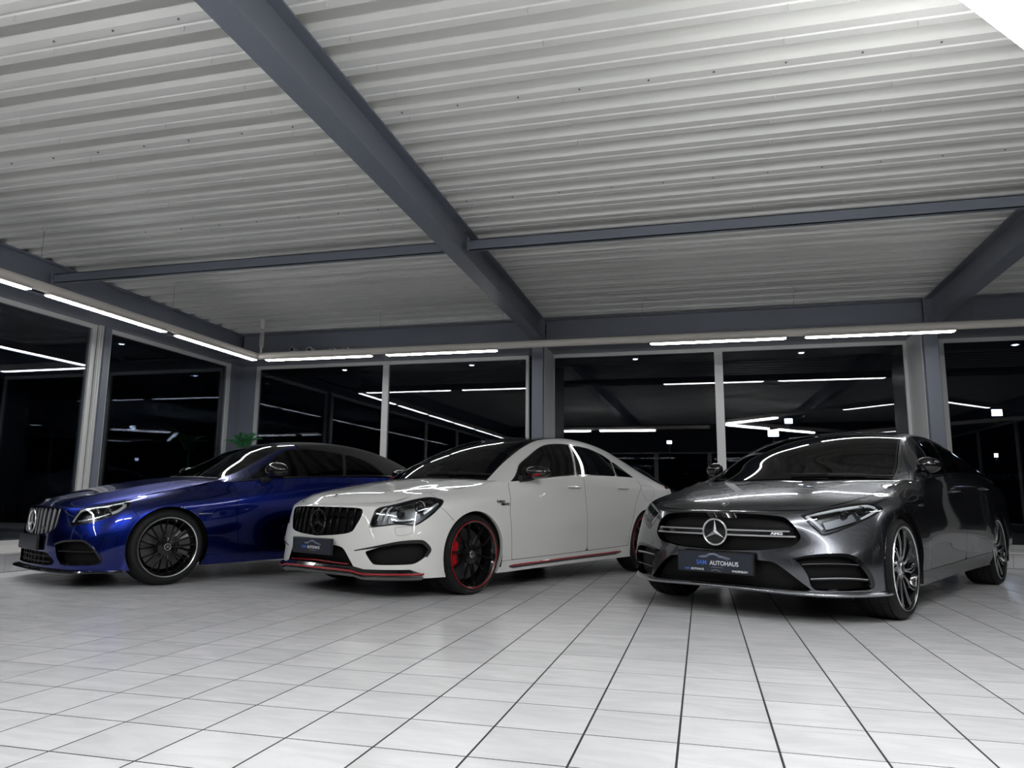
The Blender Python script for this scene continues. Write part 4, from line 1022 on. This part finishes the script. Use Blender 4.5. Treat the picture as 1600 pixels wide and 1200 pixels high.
def car_outline_print(o,th,y0,z0,s):
    """thin swoosh drawing of a car roof line"""
    a=[(-1,.02),(-.75,.07),(-.5,.09),(-.3,.20),(0,.25),(.25,.21),(.45,.12),(.75,.08),(1.15,-.03)]
    P=crom(np.array(a),6)[0]
    for k,(m,dz,sc) in enumerate(((P_wtext,0,1.0),(P_ltext,-.06,.86))):
        b=MB()
        for q0,q1 in zip(P[:-1],P[1:]):
            wd=.02*s
            b.add([(th/2+.0022,y0+q0[0]*s*sc,z0+(q0[1]+dz)*s),(th/2+.0022,y0+q1[0]*s*sc,z0+(q1[1]+dz)*s),(th/2+.0022,y0+q1[0]*s*sc,z0+(q1[1]+dz)*s+wd),(th/2+.0022,y0+q0[0]*s*sc,z0+(q0[1]+dz)*s+wd)],[(0,1,2,3)])
        b.build('plate_logo',m,o)
def projector(lamp,L,uv,r,sgn,depth=.03):
    P,N=ev(L,[uv]); p,n=P[0]-N[0]*depth,N[0]; d=Vector((.93,.32,-.02)).normalized(); p=p*np.array([1,sgn,1]); d=Vector((d.x,d.y*sgn,d.z))
    M=Matrix.Translation(Vector(p))@d.to_track_quat('Y','Z').to_matrix().to_4x4()
    MB().lathe([(r*1.35,.004),(r*1.2,.012),(r*1.05,.004),(r*1.02,-.02)],28,'y',M).build('lamp_ring',P_chrome,lamp,smooth=True,sharp=50)
    MB().lathe([(.001,.016),(r*.5,.013),(r*.85,.002),(r,-.012)],28,'y',M).build('lamp_bulb_lens',P_black,lamp,smooth=True)
def guide(lamps,L,uv,w,dep,m,name='light_guide',n=8,th=.004):
    P,N=ev(L,smooth_loop(uv,n,False)); 
    for k,lp in enumerate(lamps):
        s=1 if k==0 else -1; V,F=sweep(P-N*dep,N,[(-w,-th),(w,-th),(w*.8,th),(-w*.8,th)]); MB().add([(v[0],v[1]*s,v[2]) for v in V],F).build(name,m,lp,smooth=True,sharp=40)
# ------------------------------- white saloon -------------------------------
FW=dict(
 grille=[(0,4.18),(.97,4.17),(1.9,4.15),(2.09,4.04),(2.15,3.85),(2.11,3.55),(1.98,3.22),(1.86,2.97),(1.6,2.85),(1.03,2.73),(0,2.63)],
 lower=[(0,2.15),(1.05,2.1),(1.53,1.96),(1.77,1.52),(2.01,.7),(1.21,.71),(0,.75)],
 intake=[(2.45,1.79),(2.45,1.79),(2.75,1.13),(2.98,1.08),(4.05,1.12),(4.28,1.23),(4.65,1.57),(4.79,1.86),(4.53,2.27),(4.21,2.36),(3.66,2.31),(2.96,2.06)],
 lamp=[(2.47,3.15),(2.47,3.15),(2.58,3.98),(2.58,3.98),(3.14,5.02),(3.82,5.27),(4.89,5.35),(5.37,4.89),(5.45,4.49),(5.29,4.02),(4.91,3.61),(4.46,3.32),(4.11,3.15),(3.79,3.2),(3.44,3.24),(3.0,3.2)],
 door_front=[(8.56,6.3),(8.54,5.9),(8.37,4.58),(8.23,3.41),(8.35,2.05),(8.51,.95),(10.06,.98),(11.2,1.05),(11.14,3.25),(11.13,3.91),(11.14,5.94),(11.14,6.3)],
 door_rear=[(11.14,6.3),(11.14,5.94),(11.13,3.91),(11.14,3.25),(11.2,1.05),(12.9,1.15),(13.0,2.2),(13.3,3.4),(13.8,4.3),(13.9,5.2),(13.6,6.3)],
 bumper=[(-3,-.5),(5.95,-.5),(5.95,2.9),(5.81,3.23),(5.55,3.55),(5.22,3.94),(5.22,6.3),(-3,6.3)],
 sill=[(7.7,-.5),(13.3,-.5),(13.3,1.17),(12.9,1.15),(11.2,1.05),(10.06,.98),(8.5,.94),(7.7,.91)],
 fwin=[(.42,.06),(.42,.06),(1.6,.68),(2.64,.78),(3.47,.84),(4.06,.87),(4.59,.86),(5.14,.84),(5.14,.84),(4.84,.49),(4.44,.03),(4.44,.03),(3.39,.02),(1.67,.02)],
 rwin=[(5.17,.84),(5.17,.84),(5.79,.80),(6.1,.79),(6.58,.69),(6.8,.54),(6.8,.54),(6.47,.02),(6.47,.02),(5.4,.02),(4.47,.02),(4.47,.02),(4.87,.49)],
 qwin=[(6.83,.54),(6.83,.54),(6.94,.47),(7.21,.27),(7.55,.03),(7.55,.03),(6.50,.02),(6.50,.02)])
ST_W=dict(kind='ten',rim=P_black,lip=P_red,spoke=P_black,cal=.1,calm=P_caliper,hub=P_black,cap=P_silver)
cw=build_car(WHITE,FW,(-115.72,(-2.463,3.575)),'white four-door saloon with black roof, red pinstripes and black grille',dict(paint=P_white,xf=0.0,zw=.312,wb=2.699,ra=.345,yw=.888,R=.312,rr=.262,wd=.235,yt=.757,style=ST_W,wsv=1.03,u_head=4.0,u_rear=7.2,u_end=10.4,wsm=P_wsd,roofm=P_black,xdash=-.62))
bars_vertical(cw,[s*y for y in (.06,.134,.212,.29,.368,.43) for s in (1,-1)],.009,P_black)
star(cw.grille[2],(surfx(cw.L,0,.56)+.004,0,.56),.093,P_black,name='star_emblem')
# red hoop and black blade of the splitter, grey undertray
P,N=ev(cw.L,[(u,.42) for u in np.linspace(0,4.5,46)]); Nh=N*np.array([1,1,0]); Nh/=np.linalg.norm(Nh,axis=1,keepdims=True); zz=np.interp(np.linspace(0,4.5,46),[0,1.2,2.0,2.4,4.5],[0,.0,-.004,-.022,-.022])
P[:,2]=.215+zz; 
sweepo('splitter_blade',P,Nh,lambda t:[(-.012,-.06),(-.012,.03*min(1,(1-t)*14+.15)),(.010*min(1,(1-t)*9),.026*min(1,(1-t)*14+.1)),(.035*min(1,(1-t)*9),-.002),(.035*min(1,(1-t)*9),-.06)],P_black,cw.root,smooth=False)
sweepo('splitter_red_line',P+Nh*.030,Nh,ell(.0075,.005),P_red,cw.root)
sweepo('undertray',P-np.array([0,0,.016]),Nh,[(-.034,-.20),(-.030,-.01),(-.006,.024),(0,-.06)],P_under,cw.root,smooth=False)
bar_path(cw,[(y,.268-.03*abs(y)) for y in np.linspace(-.37,.37,11)],.012,.004,P_red,cw.lower[2],.0,'intake_red_line')
# intake fin
P,N=ev(cw.L,smooth_loop([(2.05,1.82),(2.89,2.12),(3.6,2.34),(4.28,2.38),(4.56,2.27),(4.80,1.87),(4.64,1.5)],8,False))
for o,par in zip(sweepo('intake_fin',P,N,lambda t:[(-.004-.010*min(1,2.2*t),-.025),(.004,-.025),(.004,.010*min(1,t*5)),(-.004-.018*min(1,2.2*t),.008*min(1,t*5))],P_satin,cw.root,smooth=False),cw.intake[2:4]): o.parent=par
# sill strip
P,N=ev(cw.L,smooth_loop([(8.4,.42),(9.2,.44),(10.5,.50),(11.8,.56),(12.55,.64)],14,False))
tp=lambda a,c:(lambda t:ell(a*min(1,.25+8*min(t,1-t)),c*min(1,.25+8*min(t,1-t))))
sweepo('sill_trim',P,N,tp(.017,.007),P_black,cw.root); sweepo('sill_red_line',P+np.array([0,0,.009])+N*.004,N,tp(.009,.006),P_red,cw.root)
handles(cw,[(0,(10.53,4.66),(11.0,4.53)),(1,(12.42,4.36),(13.0,4.27))],P_white)
mirror_pod(cw,(-.77,.92,.985),(.085,.115,.058),P_black,(-.60,.845,.925),stripe=P_red)
for uv in ((3.23,2.75),(4.87,2.66)):
    P,N=ev(cw.L,[uv]); 
    for s in (1,-1): 
        d=Vector((N[0][0],N[0][1]*s,N[0][2])); M=Matrix.Translation(Vector(P[0]*np.array([1,s,1])))@d.to_track_quat('Y','Z').to_matrix().to_4x4(); MB().lathe([(.001,.001),(.011,.001),(.012,-.001),(.0135,.0012),(.0142,.0)],18,'y',M).build('parking_sensor',P_white,cw.bumper,smooth=True,sharp=30)
P,N=ev(cw.L,smooth_loop([(3.45,2.78),(3.40,3.08),(3.54,3.13),(4.04,3.10),(4.03,2.83),(3.82,2.71),(3.53,2.69)],5)); sweepo('washer_cover_gap',P+N*.0004,N,rect(.0011,-.002,.0003),P_under,cw.bumper,closed=True,smooth=False)
P,N=ev(cw.L,[(14.19+.42*math.cos(a),4.19+.62*math.sin(a)) for a in [2*math.pi*k/28 for k in range(28)]]); sweepo('fuel_flap_gap',P+N*.0004,N,rect(.0014,-.002,.0004),P_under,cw.root,mirror=False,closed=True,smooth=False)
# headlight inner parts
for k,lp in enumerate(cw.lamps): s=1 if k==0 else -1; projector(lp,cw.L,(4.35,4.15),.036,s,.03); projector(lp,cw.L,(3.55,3.75),.026,s,.03)
guide(cw.lamps,cw.L,[(2.72,3.45),(2.80,3.9),(2.95,4.35)],.006,.012,P_drl); guide(cw.lamps,cw.L,[(2.95,3.42),(3.03,3.9),(3.18,4.5)],.006,.014,P_drl)
guide(cw.lamps,cw.L,[(2.9,4.5),(3.5,4.85),(4.3,5.02),(5.0,4.9)],.012,.016,P_silver,'reflector_strip'); guide(cw.lamps,cw.L,[(4.5,3.65),(4.9,3.95),(5.2,4.3)],.010,.015,P_silver,'reflector_strip'); guide(cw.lamps,cw.L,[(3.2,3.5),(3.6,3.42),(4.1,3.45)],.008,.02,P_silver,'reflector_strip')
# plate
pt=plate(cw,.912,.378,.515,.125,.022,.0,[('SAM',.030,-.125,-.012,P_btext,1.0,'LEFT'),('AUTOHAUS',.030,-.050,-.012,P_wtext,1.0,'LEFT'),('_________________',.010,.02,-.030,P_wtext,1.0,'CENTER')])
car_outline_print(pt,.022,.01,.014,.10)
for body,z,bm in (('TURBO',.728,P_black),('4MATIC',.706,P_black)):
    for s in (1,-1): text(body,.028,bm,cw.root,(-.30 if body=='TURBO' else -.36,s*.8895,z),(math.pi/2,0,math.pi if s>0 else 0),'CENTER',.001,1.15,'fender_badge',bold=.0008)
def hood_badge(car,u,m=P_silver,r=.026):
    P,N=ev(car.H,[(u,0.0)]); n=N[0]; e=star(car.hood,tuple(P[0]+n*.003),r,m,name='bonnet_badge',back=P_black); e.rotation_euler=Vector(n).to_track_quat('X','Z').to_euler()
hood_badge(cw,.75)
def wipers(car,uh):
    for (a,b) in (((.18,1.90),(.30,1.25)),((.16,1.55),(.30,1.02))):
        for s in (1,):
            P,N=ev(car.G,[(a[0]+(b[0]-a[0])*t,a[1]+(b[1]-a[1])*t) for t in np.linspace(0,1,10)]); sweepo('wiper',P+N*.012,N,rect(.006,-.004,.006),P_satin,car.root,mirror=False,smooth=False)
wipers(cw,4)

# ------------------------------- grey coupe saloon -------------------------------
FG=dict(
 grille=[(0,5.0),(.87,5.0),(1.51,4.92),(1.97,4.77),(2.23,4.38),(2.43,3.93),(2.56,3.45),(2.47,3.24),(2.28,3.01),(1.81,2.85),(1.35,2.7),(0,2.56)],
 lower=[(0,1.97),(1.34,2.0),(1.73,1.96),(1.94,1.76),(2.25,1.34),(2.46,.97),(2.69,.33),(2.12,.24),(1.29,.22),(0,.22)],
 intake=[(2.31,2.22),(2.31,2.22),(2.84,2.5),(3.51,2.59),(3.9,2.48),(4.2,2.08),(4.43,1.55),(4.53,.93),(4.47,.58),(4.3,.45),(2.86,.38),(2.72,.64),(2.66,1.32),(2.52,1.83)],
 lamp=[(2.55,4.88),(2.55,4.88),(2.79,4.27),(3.02,3.76),(3.18,3.50),(3.45,3.56),(4.32,3.89),(4.99,4.11),(5.59,4.33),(5.59,4.33),(5.33,4.83),(4.97,5.28),(3.98,5.40),(3.23,5.40)],
 door_front=[(8.8,6.3),(8.71,5.88),(8.51,4.83),(8.33,3.88),(8.45,2.9),(8.6,2.2),(8.75,1.1),(10.29,1.14),(10.99,1.19),(10.98,3.01),(11.05,3.53),(10.96,4.56),(10.98,5.4),(11.0,6.3)],
 door_rear=[(11.0,6.3),(10.98,5.4),(10.96,4.56),(11.05,3.53),(10.98,3.01),(10.99,1.19),(12.9,1.25),(13.0,2.2),(13.3,3.4),(13.8,4.3),(13.9,5.2),(13.6,6.3)],
 bumper=[(-3,-.5),(5.6,-.5),(5.6,3.0),(5.62,4.0),(5.59,4.33),(5.5,4.6),(5.5,6.3),(-3,6.3)],
 sill=[(7.7,-.5),(13.3,-.5),(13.3,1.26),(12.14,1.25),(10.29,1.14),(8.5,1.09),(7.7,1.09)],
 fwin=[(.95,.10),(.95,.10),(1.9,.62),(3.0,.79),(3.79,.83),(4.6,.87),(5.1,.88),(5.1,.88),(4.06,.41),(2.9,.02),(2.9,.02)],
 rwin=[(5.13,.88),(5.13,.88),(6.0,.84),(6.9,.74),(7.7,.5),(8.3,.2),(8.55,.03),(8.55,.03),(5.6,.02),(2.93,.02),(2.93,.02),(4.09,.41)])
ST_G=dict(kind='swirl',rim=P_black,lip=P_satch,spoke=P_satch,cal=.35,calm=P_dchrome,hub=P_satch,cap=P_black)
cg=build_car(GREY,FG,(-118.99,(.587,3.397)),'graphite grey four-door coupe with a chrome star on its wide black grille',dict(paint=P_grey,xf=.04,zw=.326,wb=2.939,ra=.365,yw=.945,R=.326,rr=.270,wd=.255,yt=.797,style=ST_G,wsv=1.03,u_head=3.25,u_rear=7.0,u_end=10.6,wsm=P_wsd,roofm=P_black,xdash=-.70,intd=.045,intake_edge=P_grey,sillm=P_black))
st=star(cg.grille[2],(surfx(cg.L,0,.548)+.012,0,.548),.084,P_satch,name='star_emblem',back=P_black)
for s in (1,-1):
    bk=bar_path(cg,[(s*y,.549) for y in np.linspace(.07,.49,12)],.03,.018,P_black,cg.grille[2],.000,'grille_louvre')
    bar_path(cg,[(s*y,.565) for y in np.linspace(.075,.47,12)],.012,.0048,P_satch,bk,.006,'chrome_strip'); bar_path(cg,[(s*y,.533) for y in np.linspace(.08,.50,12)],.012,.0048,P_satch,bk,.006,'chrome_strip')
x=surfx(cg.L,.40,.549); text('AMG',.022,P_wtext,cg.grille[2],(x+.008,.40,.549),(math.pi/2,0,math.pi/2+.32),'CENTER',.002,1.5,'grille_badge',bold=.001)
# side intake blades
for a,b,v,w in ((2.55,4.38,1.86,.006),(2.72,4.48,1.12,.006)):
    P,N=ev(cg.L,[(u,v+.10*math.sin((u-a)/(b-a)*math.pi)) for u in np.linspace(a,b,26)])
    for o,par in zip(sweepo('intake_blade',P-N*.006,N,rect(.006,-.035,.0),P_black,cg.root,smooth=False),cg.intake[2:4]): o.parent=par
    for o,par in zip(sweepo('blade_edge',P-N*.004+np.array([0,0,.005]),N,rect(.003,-.012,.003),P_silver,cg.root,smooth=False),cg.intake[2:4]): o.parent=par
P,N=ev(cg.L,smooth_loop([(2.30,2.20),(2.84,2.47),(3.51,2.57),(3.9,2.46),(4.2,2.06),(4.43,1.53),(4.52,.93),(4.46,.56)],9,False))
for o,par in zip(sweepo('intake_fin',P,N,lambda t:[(-.006-.020*min(1,1.6*t),-.03),(.004,-.03),(.004,.006*min(1,t*5)),(-.006-.022*min(1,1.6*t),.004*min(1,t*5))],P_black,cg.root,smooth=False),cg.intake[2:4]): o.parent=par
# front lip
us=np.linspace(0,5.35,56); P,N=ev(cg.L,[(u,0.05) for u in us]); Nh=N*np.array([1,1,0]); Nh/=np.linalg.norm(Nh,axis=1,keepdims=True)
sweepo('front_lip',P,Nh,[(-.018,-.06),(-.014,.012),(-.002,.020),(.012,.012),(.02,-.004),(.02,-.06)],P_grey,cg.root)
sweepo('lip_chrome_line',P+Nh*.0195+np.array([0,0,-.002]),Nh,ell(.0035,.003),P_silver,cg.root)
handles(cg,[(0,(10.32,4.39),(10.86,4.33)),(1,(12.42,4.36),(12.95,4.27))],P_grey)
mirror_pod(cg,(-.85,.89,1.035),(.075,.08,.064),P_black,(-.79,.855,.955))
for uv in ((4.81,2.84),(2.82,2.75)):
    P,N=ev(cg.L,[uv])
    for s in (1,-1):
        d=Vector((N[0][0],N[0][1]*s,N[0][2])); M=Matrix.Translation(Vector(P[0]*np.array([1,s,1])))@d.to_track_quat('Y','Z').to_matrix().to_4x4(); MB().lathe([(.001,.001),(.011,.001),(.012,-.001),(.0135,.0012),(.0142,.0)],18,'y',M).build('parking_sensor',P_grey,cg.bumper,smooth=True,sharp=30)
for k,lp in enumerate(cg.lamps): s=1 if k==0 else -1; projector(lp,cg.L,(4.75,4.72),.026,s,.028); projector(lp,cg.L,(4.05,4.65),.022,s,.028)
guide(cg.lamps,cg.L,[(2.75,4.85),(2.98,4.35),(3.22,3.80)],.012,.010,P_drl); guide(cg.lamps,cg.L,[(2.75,4.95),(3.4,5.12),(4.2,5.10),(5.0,4.98),(5.3,4.62)],.010,.010,P_drl)
guide(cg.lamps,cg.L,[(3.35,4.05),(3.8,4.18),(4.4,4.36)],.030,.046,P_silver,'reflector_strip'); guide(cg.lamps,cg.L,[(4.5,4.1),(5.0,4.3),(5.35,4.45)],.008,.012,P_drl)
pt=plate(cg,.872,.352,.545,.138,.03,.0,[('SAM',.040,-.128,-.006,P_btext,1.0,'LEFT'),('AUTOHAUS',.040,-.030,-.006,P_wtext,.95,'LEFT'),('_________________',.010,.02,-.028,P_wtext,1.0,'CENTER'),('SAM',.018,-.215,-.050,P_btext,1.0,'LEFT'),('AUTOHAUS',.018,-.170,-.050,P_wtext,1.0,'LEFT'),('WADERSLOH',.018,.235,-.050,P_wtext,1.0,'RIGHT')])
car_outline_print(pt,.03,-.005,.028,.105); car_outline_print(pt,.03,.01,-.056,.035)
hood_badge(cg,.62); wipers(cg,3)
for s in (1,-1):   # chrome strip on the front fender
    P,N=ev(cg.L,[(u,3.95) for u in np.linspace(7.85,8.1,6)]); V,F_=sweep(P+N*.002,N,ell(.008,.004)); MB().add([(v[0],v[1]*s,v[2]) for v in V],F_).build('fender_badge',P_silver,cg.root,smooth=True)
# bright window surround at the windscreen pillar
P,N=ev(cg.G,[(u,1.0) for u in np.linspace(.75,3.2,24)]); sweepo('pillar_trim',P+N*.002,N,rect(.004,-.004,.002),P_dchrome,cg.root,smooth=False)

# ------------------------------- blue convertible -------------------------------
FB=dict(
 grille=[(0,5.08),(.94,5.10),(1.86,5.17),(2.17,5.06),(2.18,4.45),(2.13,3.44),(2.0,3.17),(1.66,2.9),(.73,2.67),(0,2.62)],
 lower=[(0,1.43),(1.06,1.39),(1.61,1.39),(1.94,1.22),(2.26,.77),(2.2,.5),(1.72,.35),(0,.30)],
 intake=[(2.22,2.06),(2.22,2.06),(2.71,2.3),(3.38,2.34),(3.59,2.25),(3.88,1.86),(4.12,1.41),(4.28,.9),(4.01,.66),(3.02,.57),(2.65,.64),(2.42,1.04),(2.30,1.57)],
 lamp=[(2.72,3.32),(2.72,3.32),(2.84,3.69),(3.01,4.34),(3.14,5.1),(3.68,5.6),(4.4,5.72),(5.2,5.66),(5.42,5.1),(5.25,4.33),(4.89,3.9),(4.43,3.7),(3.69,3.46),(3.16,3.35)],
 door_front=[(8.7,6.3),(8.78,5.6),(8.85,4.85),(8.87,3.21),(9.0,1.43),(9.03,.95),(10.2,1.05),(12.2,1.15),(12.3,3.0),(12.35,4.5),(12.3,6.3)],
 bumper=[(-3,-.5),(5.7,-.5),(5.7,3.3),(5.5,3.9),(5.3,4.3),(5.25,4.6),(5.25,6.3),(-3,6.3)],
 sill=[(7.7,-.5),(13.3,-.5),(13.3,1.15),(12.2,1.13),(10.2,1.03),(9.03,.93),(7.7,.9)],
 fwin=[(.95,.10),(.95,.10),(1.82,.65),(2.81,.84),(3.56,.92),(3.82,.9),(4.72,.82),(5.42,.74),(5.76,.70),(5.76,.70),(5.46,.02),(5.46,.02),(4.33,.02),(2.57,.03)],
 rwin=[(5.84,.69),(5.84,.69),(6.12,.66),(6.66,.48),(6.97,.2),(7.1,.03),(7.1,.03),(6.02,.02),(5.54,.02),(5.54,.02)])
ST_B=dict(lw=.007,kind='cross',rim=P_black,lip=P_satch,spoke=P_black,cal=math.pi-.15,calm=P_dchrome,hub=P_black,cap=P_black,star=True)
cb=build_car(BLUE,FB,(-118.12,(-5.134,3.371)),'deep blue two-door convertible with a closed black fabric top',dict(paint=P_blue,xf=0.0,zw=.318,wb=2.84,ra=.345,yw=.925,R=.318,rr=.250,wd=.255,yt=.785,style=ST_B,wsv=1.02,u_head=3.95,u_rear=7.0,u_end=10.6,wsm=P_wsg,roofm=P_black,xdash=-.75,intd=.06,intake_edge=P_black,soft=-.2,grille_edge=P_black))
bars_vertical(cb,[s*y for y in (.04,.115,.19,.265,.335,.40) for s in (1,-1)],.0040,P_silver,inset=.008)
star(cb.grille[2],(surfx(cb.L,0,.525)+.012,0,.525),.092,P_satch,name='star_emblem',back=P_black)
x=surfx(cb.L,.26,.47); text('AMG',.026,P_silver,cb.grille[2],(x+.004,.26,.472),(math.pi/2,0,math.pi/2+.2),'CENTER',.002,1.4,'grille_badge',bold=.001)
us=np.linspace(0,5.2,54); P,N=ev(cb.L,[(u,0.0) for u in us]); Nh=N*np.array([1,1,0]); Nh/=np.linalg.norm(Nh,axis=1,keepdims=True)
sweepo('front_lip',P,Nh,lambda t:[(-.012,-.10),(-.012,.05*max(0,1-t**6)),(-.004,.056*max(0,1-t**6)),(.008,.045*max(0,1-t**6)),(.016,-.01),(.016,-.10)],P_black,cb.root)
for k,(a,b,v) in enumerate(((.0,1.75,1.0),(.0,1.9,.68))): bar_path(cb,[(y,z) for y,z in zip(np.linspace(-.36-.02*k,.36+.02*k,13),[.245-.045*k]*13)],.02,.004,P_satin,cb.lower[2],-.02,'intake_bar')
for y in (-.27,-.18,-.09,0,.09,.18,.27):
    V=[(surfx(cb.L,y,z)-.022,y,z) for z in (.18,.22,.26,.29)]; MB().tube(V,.005,6).build('intake_bar',P_satin,cb.lower[2])
for v,m in ((1.55,P_satin),):
    P,N=ev(cb.L,[(u,v) for u in np.linspace(2.35,4.1,24)])
    for o,par in zip(sweepo('intake_blade',P-N*.012,N,rect(.004,-.04,0),m,cb.root,smooth=False),cb.intake[2:4]): o.parent=par
P,N=ev(cb.L,smooth_loop([(2.2,2.05),(2.71,2.3),(3.38,2.36),(3.62,2.25),(3.9,1.86),(4.14,1.41),(4.29,.9),(4.0,.64),(3.02,.55),(2.6,.62)],9,False))
for o,par in zip(sweepo('intake_frame',P,N,[(-.010,-.03),(.004,-.03),(.004,.005),(-.012,.003)],P_black,cb.root,smooth=False),cb.intake[2:4]): o.parent=par
mirror_pod(cb,(-.95,.985,.995),(.10,.135,.082),P_black,(-.83,.88,.90))
handles(cb,[(0,(11.3,4.4),(11.8,4.33))],P_blue)
for k,lp in enumerate(cb.lamps): s=1 if k==0 else -1; projector(lp,cb.L,(3.75,4.3),.030,s,.03); projector(lp,cb.L,(4.3,4.45),.026,s,.03)
guide(cb.lamps,cb.L,[(2.88,3.55),(3.02,4.15),(3.3,4.9),(3.9,5.28),(4.6,5.38),(5.15,5.25)],.010,.008,P_drl); guide(cb.lamps,cb.L,[(4.5,3.95),(4.85,4.2),(5.1,4.7),(5.15,5.1)],.016,.014,P_drl); guide(cb.lamps,cb.L,[(3.1,3.6),(3.7,3.72),(4.4,3.95)],.006,.012,P_silver,'reflector_strip')
pt=plate(cb,.798,.352,.52,.125,.022,.0,[])
for s in (1,-1):
    P,N=ev(cb.L,[(u,3.19) for u in np.linspace(7.62,7.95,8)]); V,F_=sweep(P+N*.002,N,lambda t:ell(.007*(1-.6*t),.003)); MB().add([(v[0],v[1]*s,v[2]) for v in V],F_).build('fender_badge',P_silver,cb.root,smooth=True)
P,N=ev(cb.G,[(u,.0) for u in np.linspace(1.6,8.5,60)]); sweepo('belt_trim',P+N*.003+np.array([0,0,.004]),N,rect(.004,-.004,.003),P_dchrome,cb.root,smooth=False)
hood_badge(cb,.55); wipers(cb,4)
